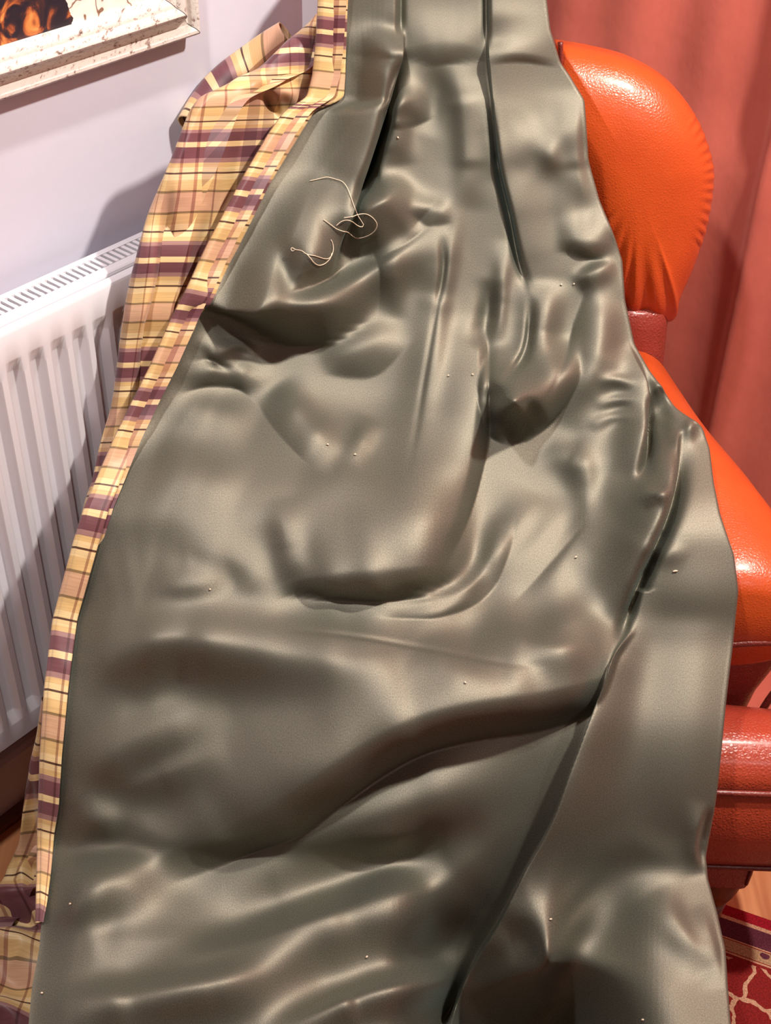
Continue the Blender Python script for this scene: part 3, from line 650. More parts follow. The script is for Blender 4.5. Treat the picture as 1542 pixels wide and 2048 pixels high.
ST = [
 # --- pleated heading
 ([(795, -60), (794, 40), (793, 95)], 11, 60, 6, 'a'), ([(797, -60), (797, 95)], -12, 6, 10, 'a'),
 ([(979, -60), (979, 40), (981, 100)], 10, 5, 70, 'a'), ([(974, -60), (975, 100)], -10, 8, 5, 'a'),
 ([(690, 90), (760, 94), (792, 96)], 5, 18, 60, 'p'), ([(800, 98), (870, 84), (915, 84), (978, 104)], 9, [14, 50, 44, 14], 60, 'p'),
 ([(985, 112), (1040, 106), (1112, 116)], 6, 18, 70, 'p'), ([(700, 150), (760, 132)], 6, 26, 26),
 ([(905, 110), (925, 200), (935, 330), (930, 420)], 12, 24, 34), ([(870, 130), (872, 200), (850, 270)], -7, 22, 22), ([(960, 150), (985, 260), (1000, 360)], 7, 34, 16),
 # left pleat flap and the slit beside it
 ([(793, 95), (772, 170), (745, 262), (716, 350), (690, 430), (664, 505), (652, 565)], 52, 90, 8, 'a', 14),
 ([(796, 98), (770, 205), (748, 290), (715, 380), (690, 450)], -60, 14, 16),
 ([(798, 110), (762, 200), (758, 300), (764, 372)], 16, 5, 34),
 ([(768, 202), (800, 210), (850, 192)], 20, 48, 30, 'p'),
 ([(778, 190), (796, 240), (800, 330)], 14, 26, 22),
 ([(680, 448), (725, 428), (778, 402), (812, 365)], 62, [60, 95, 90, 50], 34, 'p'),
 ([(660, 368), (610, 415), (548, 488), (490, 556), (450, 596)], 46, [20, 66, 74, 56, 30], 80, ''),
 ([(560, 545), (610, 528), (668, 490)], 46, [30, 46, 50], 60, 'p', 8),
 ([(600, 250), (520, 400), (460, 520)], 8, 50, 40),
 # right slit and right flap
 ([(981, 100), (992, 210), (1007, 330), (1030, 430), (1047, 520), (1064, 590)], 17, 6, 70, 'a', 5),
 ([(983, 200), (997, 330), (1020, 430), (1038, 520), (1058, 580)], -26, 8, 7),
 ([(1036, 335), (1070, 278), (1115, 268), (1155, 305)], 8, 64, 40, ''),
 ([(1150, 180), (1150, 330), (1170, 420)], 12, 40, 20),
 ([(1115, 478), (1170, 474), (1228, 492)], 19, [20, 46, 32], 54, 'p', 5), ([(1150, 570), (1185, 545), (1232, 530)], 16, 26, 14),
 ([(1195, 550), (1197, 620), (1184, 720), (1152, 790), (1110, 850)], 26, [20, 50, 60, 50], 36, 'p'), ([(1225, 600), (1215, 720), (1190, 860), (1170, 980)], 10, 40, 30),
 # middle panel
 ([(906, 440), (876, 600), (850, 740), (822, 900), (806, 960)], -2.2, 6, 5), ([(560, 1262), (700, 1278), (830, 1300), (1000, 1332), (1100, 1340)], -2.0, 5, 7), ([(430, 705), (475, 690), (520, 715)], 5, 9, 12), ([(395, 690), (420, 722), (470, 745)], -4, 9, 7),
 ([(915, 330), (907, 430), (893, 520), (880, 600), (862, 720), (838, 840), (815, 930)], 12, 46, 22),
 ([(820, 408), (868, 424), (905, 430)], 10, [16, 34, 14], 24, 'p'), ([(884, 470), (886, 540), (876, 610)], -7, 8, 8),
 ([(575, 606), (690, 580), (790, 520), (890, 446)], 26, 44, 26),
 ([(770, 480), (790, 550), (785, 640)], 10, 30, 24, 'p'), ([(640, 720), (730, 700), (800, 650)], 16, [30, 60, 40], 40, 'p'),
 # the gathered pouch on the left
 ([(405, 606), (470, 596), (560, 602), (650, 608), (740, 606)], 74, [10, 44, 92, 86, 26], [40, 60, 46, 40], 'pa', 10),
 ([(370, 690), (430, 690), (475, 720)], 12, 30, 26, 'p'), ([(340, 756), (410, 738), (490, 748), (540, 790)], 16, 36, 34, 'p'),
 ([(550, 770), (585, 830), (640, 890), (680, 920)], 19, 50, 36, 'p'), ([(690, 930), (720, 895), (745, 840)], 9, 22, 26),
 ([(310, 820), (420, 828), (510, 860)], 12, 44, 40), ([(300, 930), (400, 960), (480, 1000)], 8, 50, 50), ([(600, 960), (690, 985), (780, 960)], 8, 60, 60),
 # dark vertical valley in the middle and the swag
 ([(955, 640), (948, 740), (935, 860), (908, 970), (872, 1070), (848, 1130)], 42, 90, [14, 36, 46, 46, 30], 'q', 6),
 ([(1000, 690), (998, 780), (1016, 828), (1056, 810), (1104, 756), (1136, 680)], 66, [20, 46, 60, 58, 50, 20], 46, 'p', 10),
 ([(1092, 560), (1085, 660), (1060, 740)], 22, 40, 30), ([(1063, 590), (1050, 700), (1003, 785)], -12, 7, 9),
 ([(985, 560), (975, 640), (950, 700)], -14, 20, 16), ([(1010, 480), (1000, 600), (990, 700)], 10, 18, 16),
 # pouch at mid height
 ([(560, 1168), (640, 1136), (760, 1122), (860, 1124), (925, 1150)], 54, [14, 62, 78, 70, 20], [60, 80, 90, 70], 'p', 10),
 ([(560, 1000), (575, 1090), (590, 1160)], 8, 24, 34),
 ([(745, 1212), (860, 1198), (940, 1170), (985, 1100), (1005, 1030)], 15, [20, 40, 40, 26], 20, 'p', 4), ([(800, 1250), (880, 1230), (960, 1190)], 9, 40, 26),
 ([(960, 1140), (1020, 1070), (1075, 985)], 13, 30, 40), ([(985, 1180), (1070, 1090), (1150, 1005)], 13, 50, 40, 'p'), ([(1060, 1220), (1150, 1100), (1210, 1010)], 12, 50, 30),
 ([(1050, 1330), (1130, 1262), (1215, 1225)], 14, 60, 40), ([(1190, 770), (1230, 765), (1262, 780)], 6, 12, 12), ([(1190, 820), (1230, 805), (1270, 812)], 6, 12, 12), ([(1180, 860), (1225, 838), (1270, 842)], 5, 12, 12),
 ([(1150, 880), (1175, 960), (1170, 1060)], 9, 40, 24), ([(1090, 890), (1140, 925), (1210, 960)], 8, 30, 30),
 ([(300, 1150), (380, 1165), (460, 1140)], 11, 30, 36), ([(320, 1070), (420, 1095), (520, 1140), (560, 1230)], 11, 40, 50),
 # right edge of the main body with its gap
 ([(1255, 690), (1284, 780), (1285, 870), (1272, 960)], 32, 46, 6, '', 8), ([(1290, 800), (1292, 880), (1278, 968)], -36, 7, 14),
 ([(1382, 850), (1348, 880), (1342, 950), (1326, 1020), (1298, 1090), (1262, 1170), (1240, 1250)], 36, 46, 7, '', 12), ([(1352, 900), (1346, 980), (1320, 1060), (1282, 1140), (1252, 1230), (1240, 1290)], -44, 10, 18),
 ([(1280, 985), (1310, 1010), (1335, 985)], 14, 16, 12), ([(1310, 760), (1318, 840), (1310, 930)], -14, 22, 22),
 ([(1285, 770), (1320, 762), (1345, 806)], 8, 30, 20, ''), ([(1350, 856), (1382, 846), (1408, 876)], 9, 34, 24, ''),
 # big transverse folds
 ([(150, 1380), (210, 1305), (290, 1272), (400, 1282), (540, 1306), (680, 1322), (800, 1308), (920, 1250)], 66, [40, 64, 84, 88, 72, 40], 110, ''),
 ([(1330, 1300), (1245, 1335), (1160, 1366), (1050, 1388), (930, 1402), (810, 1430), (680, 1490), (560, 1565), (440, 1640), (300, 1730)][::-1], 90, [60, 90, 100, 95, 84, 80, 76, 62, 50], 120, 'p', 8), ([(40, 1890), (180, 1800), (330, 1716), (480, 1620)], 34, 56, 70, ''),
 ([(1200, 1300), (1120, 1312), (1040, 1292), (960, 1250)][::-1], 12, 40, 26), ([(830, 1300), (900, 1340), (1000, 1350)], 10, 40, 40),
 ([(140, 1570), (240, 1500), (340, 1448), (460, 1410)], 15, [30, 56, 60, 40], 46, ''), ([(230, 1590), (330, 1545), (460, 1490)], 9, 40, 24),
 ([(115, 1560), (165, 1610), (250, 1650)], 9, 34, 36), ([(95, 1670), (190, 1640), (280, 1644), (380, 1690)], 15, 50, 40, ''),
 ([(110, 1800), (200, 1752), (320, 1730)], 6, 54, 54), ([(50, 1880), (150, 1806), (250, 1802), (400, 1850)], 15, [40, 60, 70, 50], 50, ''),
 ([(400, 1800), (540, 1706), (700, 1642), (860, 1586), (1060, 1540)], 44, [60, 95, 100, 85, 50], 70, ''), ([(380, 1885), (560, 1812), (720, 1752), (880, 1680), (980, 1630)], -16, 50, 50, ''),
 ([(250, 1990), (480, 1912), (680, 1846), (820, 1792), (930, 1726), (1060, 1620)], 40, [50, 85, 90, 90, 70, 50], [40, 46, 46, 40], ''), ([(420, 2030), (600, 1970), (780, 1915), (960, 1830)], -14, 46, 50, ''),
 ([(720, 1690), (790, 1655), (850, 1670)], 5, 30, 26, ''),
 ([(60, 1960), (200, 1902), (330, 1896), (480, 1850)], 18, [50, 70, 74, 60], 50, ''),
 ([(20, 2045), (250, 2018), (440, 1998), (640, 1940)], 44, 56, 44), ([(520, 2095), (700, 2020), (830, 1966), (960, 1896)], 40, 40, 28, ''),
]
ST_R = [
 # right panel lying over the main body
 ([(1275, 1180), (1262, 1270), (1235, 1320), (1203, 1425), (1165, 1530), (1122, 1640), (1062, 1745), (1012, 1838), (950, 1940), (880, 2070), (840, 2150)], 50, 8, [24, 34, 50, 80, 120, 150, 170, 170], 'b', 26),
 ([(1330, 1000), (1380, 1120), (1390, 1250), (1370, 1450), (1350, 1650), (1330, 1800)], 14, 90, 70), ([(1290, 1108), (1330, 1100), (1370, 1120)], 5, 22, 18),
 ([(1020, 1990), (1056, 1868), (1104, 1800), (1152, 1832), (1198, 1935), (1235, 2060)], 40, [50, 110, 150, 120, 60], 60, ''), ([(1060, 1960), (1050, 2060), (1045, 2160)], -24, 70, 80, 'b'),
 ([(1310, 1785), (1355, 1865), (1415, 1945)], 13, 34, 26, ''), ([(1392, 1815), (1420, 1890), (1440, 1980)], 7, 26, 16, ''), ([(1230, 1640), (1300, 1705), (1385, 1750)], 9, 60, 44),
 ([(1408, 1600), (1390, 1650), (1386, 1700), (1400, 1750)], 10, 24, 7, ''), ([(1418, 1610), (1402, 1680), (1402, 1730)], -10, 6, 20),
]
XL = np.array([(692, -120), (690, 0), (686, 90), (684, 150), (681, 195), (662, 206), (625, 219), (593, 270), (529, 373), (470, 490), (408, 605), (343, 742), (273, 878), (214, 1015), (193, 1085), (150, 1239), (132, 1376), (119, 1513), (113, 1615), (104, 1666), (98, 1741), (90, 1808), (83, 1845), (78, 1900), (64, 1970), (57, 2048), (40, 2170)], float)
XR = np.array([(1080, -120), (1085, 0), (1092, 60), (1112, 125), (1130, 150), (1160, 200), (1168, 320), (1190, 400), (1222, 480), (1236, 522), (1241, 600), (1260, 690), (1290, 742), (1345, 820), (1396, 862), (1410, 900), (1418, 970), (1430, 1030), (1458, 1110), (1466, 1180), (1454, 1300), (1442, 1400), (1426, 1560), (1414, 1650), (1402, 1715), (1406, 1760), (1425, 1830), (1440, 1900), (1451, 2048), (1460, 2170)], float)
XS = np.array([(648, -120), (645, 0), (640, 90), (634, 150), (622, 195), (600, 209), (578, 222), (543, 270), (484, 373), (428, 480), (367, 605), (304, 742), (236, 878), (176, 1015), (154, 1085), (113, 1239), (96, 1376), (87, 1513), (84, 1615), (82, 1666), (81, 1741), (80, 1808), (79, 1845)], float)
def smooth_interp(y, A, s=6):
    yy = np.arange(A[0, 1], A[-1, 1]+1, 1.0); xx = np.interp(yy, A[:, 1], A[:, 0])
    k = np.exp(-(np.arange(-3*s, 3*s+1)/s)**2/2); k /= k.sum(); xx = np.convolve(np.pad(xx, 3*s, mode='edge'), k, mode='valid')
    return np.interp(y, yy, xx)
drape = thing('draped_curtain', 'unhung plaid curtain thrown over the armchair, olive green sateen lining outwards', 'curtain', (0.0, 1.2, 0.0))
# ---- lining
NRW, NCL = 640, 420
py = np.linspace(-70, 2165, NRW); xl = smooth_interp(py, XL, 5); xr = smooth_interp(py, XR, 4)
s = np.linspace(0, 1, NCL)
PX = xl[:, None]*(1-s)+xr[:, None]*s; PY = np.repeat(py[:, None], NCL, 1)
rng = np.random.RandomState(11)
def soft_noise(px, py, amp, scale, seed):
    r = np.random.RandomState(seed); h = np.zeros_like(px)
    for k in range(14):
        a = r.uniform(0, 6.28); f = r.uniform(0.6, 1.5)/scale; h += np.sin((px*math.cos(a)+py*math.sin(a))*f*6.28+r.uniform(0, 6.28))
    return h*amp/14**0.5
PE = np.array([(1700, 1150), (1500, 1165), (1275, 1180), (1262, 1270), (1235, 1320), (1203, 1425), (1165, 1530), (1122, 1640), (1062, 1745), (1012, 1838), (950, 1940), (880, 2070), (840, 2170)], float)
def main_mask(px, py): return 1-sstep(-6, 14, px-np.interp(py, PE[:, 1], PE[:, 0], left=1e4))
HL, LX, LY = apply(ST, PX, PY, True); MM = main_mask(PX, PY); H2, LX2, LY2 = apply(ST_R, PX, PY, True)
HL = HL*MM+H2; LX = LX*MM+LX2; LY = LY*MM+LY2; HL = HL + soft_noise(PX, PY, 0.0010, 230, 1)
HL = HL*(0.25+0.75*sstep(-5, 80, PX-xl[:, None]))*FOLD+0.012*sstep(0, 120, PX-xl[:, None])
HL -= 0.004*np.exp(-((PX-xl[:, None])/26)**2)
PB = base_pts(PX, PY); NB = grid_normals(PB)
for ax in (0, 1):
    k = np.ones(25)/25
    NB = np.apply_along_axis(lambda v: np.convolve(np.pad(v, 12, mode='edge'), k, mode='valid'), ax, NB)
VB = -rays(PX, PY); VB /= np.linalg.norm(VB, axis=-1)[..., None]; NB = 0.35*NB+0.65*VB
NB /= np.linalg.norm(NB, axis=-1)[..., None]
edge_f = sstep(0, 30, PX-xl[:, None])*sstep(0, 30, xr[:, None]-PX)
LIN = base_pts(PX+LX*edge_f, PY+LY*edge_f) + NB*HL[..., None]
LIN[..., 2] = np.maximum(LIN[..., 2], 0.012+0.003*np.sin(PX*0.02))
def curl_cols(E, Nn_, Tt, r, inward, steps=8, extra=5):
    cols = []
    for i in range(1, steps+1):
        th = math.pi*i/steps; cols.append(E+Tt*r*math.sin(th)-Nn_*r*(1-math.cos(th)))
    for i in range(1, extra+1): cols.append(cols[steps-1]-Tt*inward*i/extra)
    return np.stack(cols, 1)
T_ = LIN[:, -1]-LIN[:, -6]; T_ /= np.linalg.norm(T_, axis=1)[:, None]
k = np.ones(21)/21
T_ = np.apply_along_axis(lambda v: np.convolve(np.pad(v, 10, mode='edge'), k, mode='valid'), 0, T_)
T_ = T_-NB[:, -1]*(T_*NB[:, -1]).sum(1)[:, None]; T_ /= np.linalg.norm(T_, axis=1)[:, None]
curlR = curl_cols(LIN[:, -1], NB[:, -1], T_, 0.005, 0.008)
FULL = np.concatenate([LIN, curlR], 1)
# over the top of the chair back and down behind it
top = []
r0 = FULL[0]
for i, (dy, dz) in enumerate(((0.012, 0.010), (0.03, 0.02), (0.06, 0.026), (0.10, 0.022), (0.135, 0.005), (0.155, -0.03), (0.165, -0.09), (0.17, -0.18), (0.172, -0.27))):
    q = r0.copy(); fl = 0.55**(i+1); q[:, 1] = r0[:, 1]*fl+(r0[:, 1].mean())*(1-fl)+dy; q[:, 2] = r0[:, 2]*fl+r0[:, 2].mean()*(1-fl)+dz; top.append(q)
FULL = np.concatenate([np.stack(top[::-1]), FULL], 0)
# the hem reaches the floor and spreads a little towards the viewer
bot = []; rb = FULL[-1]; ripple = 0.5+0.5*np.sin(np.arange(FULL.shape[1])*0.05)
for i in range(1, 17):
    t = i/16; q = rb.copy(); q[:, 2] = rb[:, 2]*(1-t)**1.3+0.016*t*(0.6+0.5*ripple); q[:, 1] = rb[:, 1]-0.035*t-0.03*t*t*ripple; bot.append(q)
for i in range(1, 9):
    q = bot[15].copy(); q[:, 1] -= 0.012*i; q[:, 2] = np.maximum(0.0105, q[:, 2]*(1-i/8)+0.012*i/8); bot.append(q)
FULL = np.concatenate([FULL, np.stack(bot)], 0)
UVL = np.stack(np.meshgrid(np.arange(FULL.shape[1])*0.0022, np.arange(FULL.shape[0])*0.0022), -1)
FULL[..., 2] = np.maximum(FULL[..., 2], 0.0105)
lin_o = grid_obj('lining', FULL, M_lining, drape, UVL)
lin_o['label'] = 'olive green sateen lining'
from mathutils.bvhtree import BVHTree
_sub = FULL[::1, ::1]; _nr, _nc = _sub.shape[:2]
_r, _c = np.meshgrid(np.arange(_nr-1), np.arange(_nc-1), indexing='ij')
_q = np.stack([_r*_nc+_c, _r*_nc+_c+1, (_r+1)*_nc+_c+1, (_r+1)*_nc+_c], -1).reshape(-1, 4)
BVH = BVHTree.FromPolygons(_sub.reshape(-1, 3).tolist(), _q.tolist())
def surf(px, py_, lift=0.0):
    d = ray(px, py_); d = d/np.linalg.norm(d); hit = BVH.ray_cast(Vector(CAM), Vector(d))
    if hit[0] is None: return CAM+ray(px, py_)*float(tbase(np.array(px), np.array(py_)))
    n_ = np.array(hit[1]); n_ = n_ if n_@d < 0 else -n_
    return np.array(hit[0])+n_*lift
# ---- plaid leading edge turned round onto the lining side
NR2, NC2 = 420, 34
py2 = np.linspace(-70, 1846, NR2); a0 = smooth_interp(py2, XS, 5); b0 = smooth_interp(py2, XL, 5)+5
s2 = np.linspace(0, 1, NC2); PX2 = a0[:, None]*(1-s2)+b0[:, None]*s2; PY2 = np.repeat(py2[:, None], NC2, 1)
ST2 = [st for st in ST]
hb = apply(ST2, PX2, PY2)*0.25*FOLD+soft_noise(PX2, PY2, 0.0010, 230, 1)
hb += 0.0025*np.sqrt(np.clip(1-(2*s2-1)**4, 0, 1))[None, :]+0.002
hb += soft_noise(PX2, PY2, 0.0004, 60, 4)
P2 = base_pts(PX2, PY2); V2 = -rays(PX2, PY2); V2 /= np.linalg.norm(V2, axis=-1)[..., None]; N2 = 0.35*grid_normals(P2)+0.65*V2; N2 /= np.linalg.norm(N2, axis=-1)[..., None]; P2 = P2+N2*hb[..., None]
T2 = np.repeat(-Rv[None], NR2, 0)
c2 = curl_cols(P2[:, 0], N2[:, 0], T2, 0.005, 0.03)[:, ::-1]
P2f = np.concatenate([c2, P2], 1); P2f[..., 2] = np.maximum(P2f[..., 2], 0.003)
vv = np.interp(py2, [-130, 62, 205, 217, 384, 614, 805, 1022, 1306, 1593, 1850], [-1, 0, 0.75, 1.165, 2, 3, 4, 5, 6, 7, 8])*REP
uu = np.concatenate([0.052-np.arange(13, 0, -1)*0.003, 0.052+0.025*s2])
UV2 = np.stack([np.repeat(uu[None], NR2, 0), vv[:, None]+0.004*np.concatenate([np.zeros(13), s2])[None, :]*-1], -1)
eo = grid_obj('leading_edge', P2f, M_plaid, drape, UV2); eo['label'] = 'plaid turned edge strip'
# ---- plaid face side hanging over the left wing and arm
FL = np.array([(652, -60), (648, 0), (647, 20), (628, 40), (604, 68), (570, 100), (529, 138), (500, 146), (470, 168), (421, 190), (400, 220), (377, 277), (363, 313), (336, 377), (313, 436), (296, 490), (280, 550), (267, 612), (256, 684), (248, 742), (241, 783), (234, 815), (220, 855), (205, 913), (191, 974), (174, 1030), (160, 1075)], float)
NR3, NC3 = 330, 110
py3 = np.linspace(24, 1060, NR3); a3 = smooth_interp(py3, FL, 6); b3 = np.maximum(smooth_interp(py3, XS, 6)+14, a3+10)
s3 = np.linspace(0, 1, NC3); PX3 = a3[:, None]*(1-s3)+b3[:, None]*s3; PY3 = np.repeat(py3[:, None], NC3, 1)
SF = [([(341, 380), (336, 468), (330, 537), (318, 591), (301, 639), (294, 690), (285, 776), (262, 860)], -20, 10, 26), ([(352, 330), (350, 420), (346, 530), (330, 620), (312, 700), (300, 790)], 12, 8, 30),
      ([(318, 440), (300, 540), (285, 640), (268, 740)], 10, 18, 14), ([(430, 250), (400, 420), (380, 560), (345, 660)], 9, 34, 36), ([(410, 420), (395, 520), (372, 600)], -9, 16, 16),
      ([(470, 175), (505, 165), (545, 175), (600, 195)], 12, 24, 14), ([(515, 165), (535, 195), (560, 245)], -16, 12, 9), ([(565, 160), (580, 190), (600, 215)], 9, 16, 16),
      ([(610, 60), (600, 120), (610, 190)], 10, 26, 20), ([(640, 30), (636, 110), (630, 190)], -14, 10, 8), ([(470, 240), (450, 340), (420, 480)], -6, 20, 20)]
h3 = apply(SF, PX3, PY3)+soft_noise(PX3, PY3, 0.002, 120, 7)
P3 = base_pts(PX3, PY3, 0.0)
P3 = P3+rays(PX3, PY3)*(0.036+0.016*(1-s3)[None, :]**3)[..., None]
N3 = grid_normals(P3)
for ax in (0, 1):
    k = np.ones(15)/15; N3 = np.apply_along_axis(lambda v: np.convolve(np.pad(v, 7, mode='edge'), k, mode='valid'), ax, N3)
V3_ = -rays(PX3, PY3); V3_ /= np.linalg.norm(V3_, axis=-1)[..., None]; N3 = 0.35*N3+0.65*V3_
N3 /= np.linalg.norm(N3, axis=-1)[..., None]
P3 = P3+N3*h3[..., None]
T3 = np.repeat(-Rv[None], NR3, 0)
c3 = curl_cols(P3[:, 0], N3[:, 0], T3, 0.010, 0.05)[:, ::-1]
P3f = np.concatenate([c3, P3], 1)
v3 = np.interp(PY3+ (PX3-430)*0.03, [-90, 108, 287, 518, 725, 930, 1150], [-1, 0, 1, 2, 3, 4, 5])*REP
v3 = v3 + h3*0.15
u3 = 0.017+(PX3-363+0.13*np.clip(PY3-300, -100, 800))*1.5/2560*1.2
u3f = np.concatenate([u3[:, :1]-np.arange(13, 0, -1)[None, :]*0.006, u3], 1); v3f = np.concatenate([np.repeat(v3[:, :1], 13, 1), v3], 1)
fo = grid_obj('face_fabric', P3f, M_plaid, drape, np.stack([u3f, v3f], -1)); fo['label'] = 'yellow and purple plaid face side'
# rolled hem end standing up behind the wing
path = spline([at_y(575, 70, 1.64), at_y(540, 97, 1.64), at_y(500, 132, 1.635), at_y(462, 168, 1.62), at_y(425, 215, 1.60), at_y(398, 262, 1.57)], 60)
V = []; uvh = []; SEG = 28
Th = np.gradient(path, axis=0); Th /= np.linalg.norm(Th, axis=1)[:, None]
ln = np.concatenate([[0], np.cumsum(np.linalg.norm(np.diff(path, axis=0), axis=1))])
for i, p in enumerate(path):
    vw = CAM-p; vw /= np.linalg.norm(vw); a_ = np.cross(Th[i], vw); a_ /= np.linalg.norm(a_); b_ = np.cross(a_, Th[i])
    rr = 0.017+0.012*min(1, i/40)
    for k in range(SEG):
        t = 2*math.pi*k/(SEG-1); V.append(p+rr*(math.cos(t)*a_+0.7*math.sin(t)*b_)); uvh.append((0.03+0.03*k/SEG, ln[i]*0.62-0.075+0.008*math.cos(t)))
Vn = np.array(V).reshape(len(path), SEG, 3); UVh = np.array(uvh).reshape(len(path), SEG, 2)
ho = grid_obj('rolled_hem', Vn, M_plaid, drape, UVh); ho['label'] = 'rolled plaid hem end'
so = ho.modifiers.new('thickness', 'SOLIDIFY'); so.thickness = 0.0015
# plaid face side falling to the floor at lower left
GLo = np.array([(92, 1400), (85, 1445), (80, 1480), (72, 1510), (62, 1553), (55, 1599), (48, 1628), (45, 1671), (43, 1695), (34, 1712), (22, 1730), (14, 1757), (-5, 1780), (-60, 1830), (-110, 1920), (-140, 2050), (-150, 2170)], float)
GRo = np.array([(110, 1400), (104, 1500), (100, 1600), (98, 1700), (95, 1800), (92, 1850), (92, 1900), (84, 1970), (76, 2048), (62, 2170)], float)
NR4, NC4 = 240, 90
py4 = np.linspace(1405, 2165, NR4); a4 = smooth_interp(py4, GLo, 6); b4 = smooth_interp(py4, GRo, 6)
s4 = np.linspace(0, 1, NC4); PX4 = a4[:, None]*(1-s4)+b4[:, None]*s4; PY4 = np.repeat(py4[:, None], NC4, 1)
z4 = np.interp(PY4, [1400, 1500, 1600, 1720, 1800, 1900, 2048, 2170], [0.38, 0.28, 0.19, 0.10, 0.075, 0.06, 0.045, 0.03])
SG = [([(60, 1560), (62, 1640), (70, 1720), (78, 1800)], -16, 16, 12), ([(70, 1520), (78, 1600), (84, 1690)], 9, 10, 12), ([(-40, 1850), (15, 1834), (60, 1838), (90, 1850)], -26, 14, 18), ([(-30, 1800), (20, 1780), (70, 1800)], 12, 20, 18),
      ([(-60, 1900), (0, 1868), (50, 1880), (80, 1910)], 16, 30, 16), ([(-20, 1960), (30, 1960), (70, 1985)], -9, 26, 26), ([(-60, 2030), (0, 2010), (60, 2060)], 14, 24, 24), ([(40, 1690), (48, 1760), (66, 1830)], 8, 12, 14)]
h4 = apply(SG, PX4, PY4)+soft_noise(PX4, PY4, 0.0012, 110, 9)
d4 = rays(PX4, PY4); P4 = CAM+d4*((z4-CAMH)/d4[..., 2])[..., None]
N4 = grid_normals(P4)
for ax in (0, 1):
    k = np.ones(15)/15; N4 = np.apply_along_axis(lambda v: np.convolve(np.pad(v, 7, mode='edge'), k, mode='valid'), ax, N4)
N4 /= np.linalg.norm(N4, axis=-1)[..., None]
P4 = P4+N4*h4[..., None]
T4 = P4[:, 0]-P4[:, 5]; T4 /= np.linalg.norm(T4, axis=1)[:, None]+1e-9
P4f = np.concatenate([curl_cols(P4[:, 0], N4[:, 0], T4, 0.006, 0.06)[:, ::-1], P4], 1)
P4f[..., 2] = np.maximum(P4f[..., 2], 0.004)
v4 = np.interp(PY4-(PX4-50)*0.10*sstep(1650, 1780, PY4)-(PX4-60)*-0.16*(1-sstep(1650, 1760, PY4)), [1400, 1555, 1820, 2070, 2200], [-0.62, 0, 1.0, 2.0, 2.5])*REP + h4*0.4
u4 = 0.064+(PX4-(70-18*sstep(1500, 1600, PY4)*0+np.interp(PY4, [1400, 1500, 1590, 1760, 1850, 1950, 2048], [0, 2, 14, -50, -8, -22, -45])))*1.35/2560*1.1
u4f = np.concatenate([u4[:, :1]-np.arange(13, 0, -1)[None, :]*0.004, u4], 1); v4f = np.concatenate([np.repeat(v4[:, :1], 13, 1), v4], 1)
go = grid_obj('face_fabric', P4f, M_plaid, drape, np.stack([u4f, v4f], -1)); go['label'] = 'shadowed plaid face side falling to the floor'

# ------------------------------------------------------------------ loose threads and lint on the lining
M_thread = simple('cream_thread', srgb(226, 205, 180), 0.7)
def zc(pts): return [(550+x/6.168, 320+y/6.168) for x, y in pts]
TH = [('long cream sewing thread curving over the left pleat of the lining', [(430, 258), (530, 235), (640, 212), (740, 235), (830, 268), (890, 340), (930, 440), (980, 580), (1020, 680), (1070, 760), (1092, 800), (1070, 825), (1020, 810), (950, 760), (880, 742), (810, 765), (755, 812)]),
      ('looped cream sewing thread lying across the dark pleat slit', [(850, 712), (950, 700), (1020, 675), (1110, 665), (1190, 700), (1250, 770), (1255, 830), (1210, 895), (1120, 945), (1020, 965), (960, 940), (900, 893), (840, 880), (760, 850), (690, 800), (600, 735)]),
      ('knotted cream sewing thread with a small loop at its end', [(250, 1107), (215, 1122), (197, 1100), (212, 1082), (255, 1105), (330, 1120), (390, 1160), (500, 1185), (600, 1215), (660, 1215), (700, 1175), (720, 1100), (710, 1020), (690, 985)]),
      ('short cream sewing thread sagging below the knotted one', [(390, 1158), (440, 1215), (490, 1275), (550, 1300), (620, 1275), (680, 1215), (700, 1150)])]
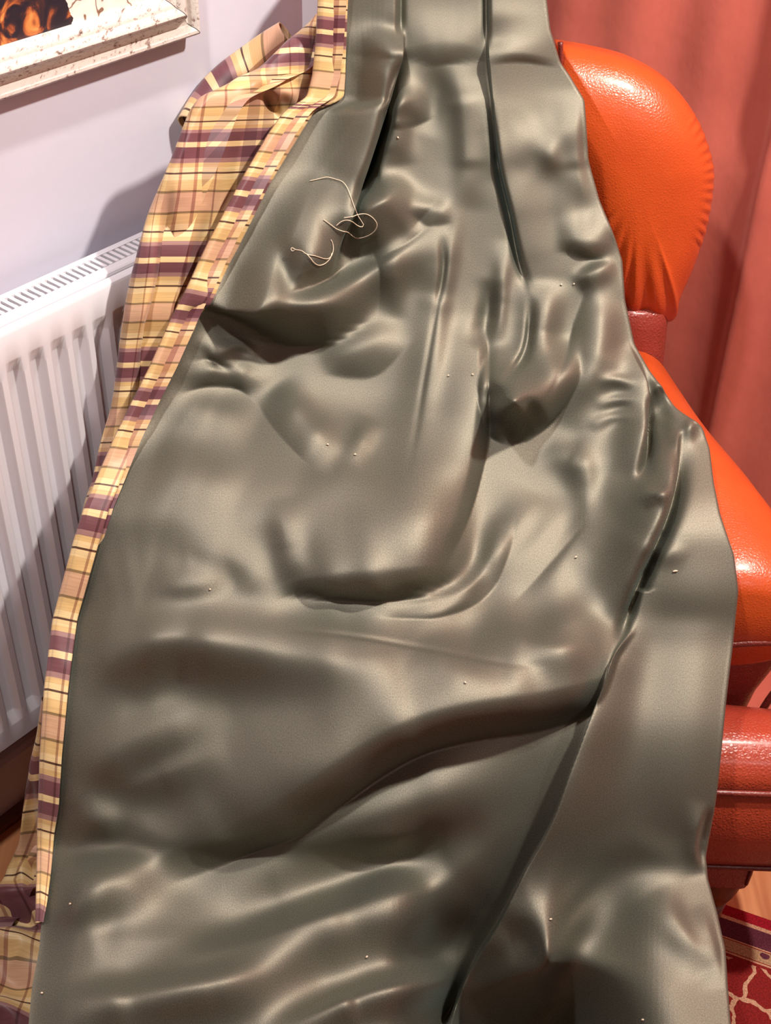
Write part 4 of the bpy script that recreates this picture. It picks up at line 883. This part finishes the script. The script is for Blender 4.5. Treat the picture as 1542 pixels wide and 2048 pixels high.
for lab, pts in TH:
    q = spline(zc(pts), 90); W = np.array([surf(x, y, 0.0) for x, y in q]); W = np.array([CAM+ray(x, y)*(np.linalg.norm(w_-CAM)/np.linalg.norm(ray(x, y))) for (x, y), w_ in zip(q, W)])
    # threads bridge the hollows: smooth the depth along the run, never below the cloth
    dep_ = np.linalg.norm(W-CAM, axis=1)-0.0016; ds_ = dep_.copy()
    for _ in range(12): ds_ = np.minimum(np.convolve(np.pad(ds_, 3, mode='edge'), np.ones(7)/7, mode='valid'), dep_)
    W = np.array([CAM+(w_-CAM)/np.linalg.norm(w_-CAM)*d for w_, d in zip(W, ds_)])
    o = mesh_obj('sewing_thread', *tube(W, 0.00052, 6), M_thread, smooth=True); tag(o, lab, 'thread', 'loose threads on the lining')
random.seed(8)
LINT = [(795, 275, 'tiny pale lint speck high on the middle pleat'), (1122, 570, 'left one of two lint specks side by side on the right pleat'), (1148, 568, 'right one of two lint specks side by side on the right pleat'),
        (1152, 1115, 'tiny lint speck on the diagonal folds right of the middle pouch'), (710, 910, 'lower right one of two lint specks below the left pouch'), (655, 890, 'upper left one of two lint specks below the left pouch'),
        (945, 750, 'tiny lint speck beside the dark hanging swag fold'), (897, 752, 'tiny lint speck on the centre ridge left of the swag fold'), (420, 1179, 'tiny lint speck on the flat left middle of the lining'),
        (930, 1366, 'tiny lint speck just above the big transverse fold'), (1350, 1142, 'largest white lint speck, on the right panel of the lining'), (142, 1808, 'tiny lint speck low down beside the plaid edge strip'),
        (733, 1913, 'tiny lint speck low in the middle of the lining'), (1100, 1839, 'tiny lint speck at the top of the dark hollow lower right'), (85, 1987, 'lint speck in the bottom left corner of the lining'), (1287, 2040, 'lint speck at the bottom edge of the right panel')]
for x, y, lab in LINT:
    L_ = 5 if (x, y) == (1350, 1142) else random.uniform(1.6, 2.6); a = random.uniform(-0.8, 0.9)
    p = np.array([surf(x+L_*t*math.cos(a), y+L_*t*math.sin(a)+1.2*t*t, 0.0012) for t in np.linspace(-1, 1, 7)])
    c = p.mean(0); p = c+(p-c); t_ = np.linspace(-1, 1, 7)[:, None]; p = c+(p[-1]-p[0])/2*t_+np.array([0, 0, 0.0006])*(1-t_**2)
    o = mesh_obj('lint_speck', *tube(p, [0.0005, 0.0009, 0.0011, 0.0011, 0.0011, 0.0009, 0.0005], 6), M_thread, smooth=True)
    tag(o, lab, 'lint', 'lint specks on the lining')
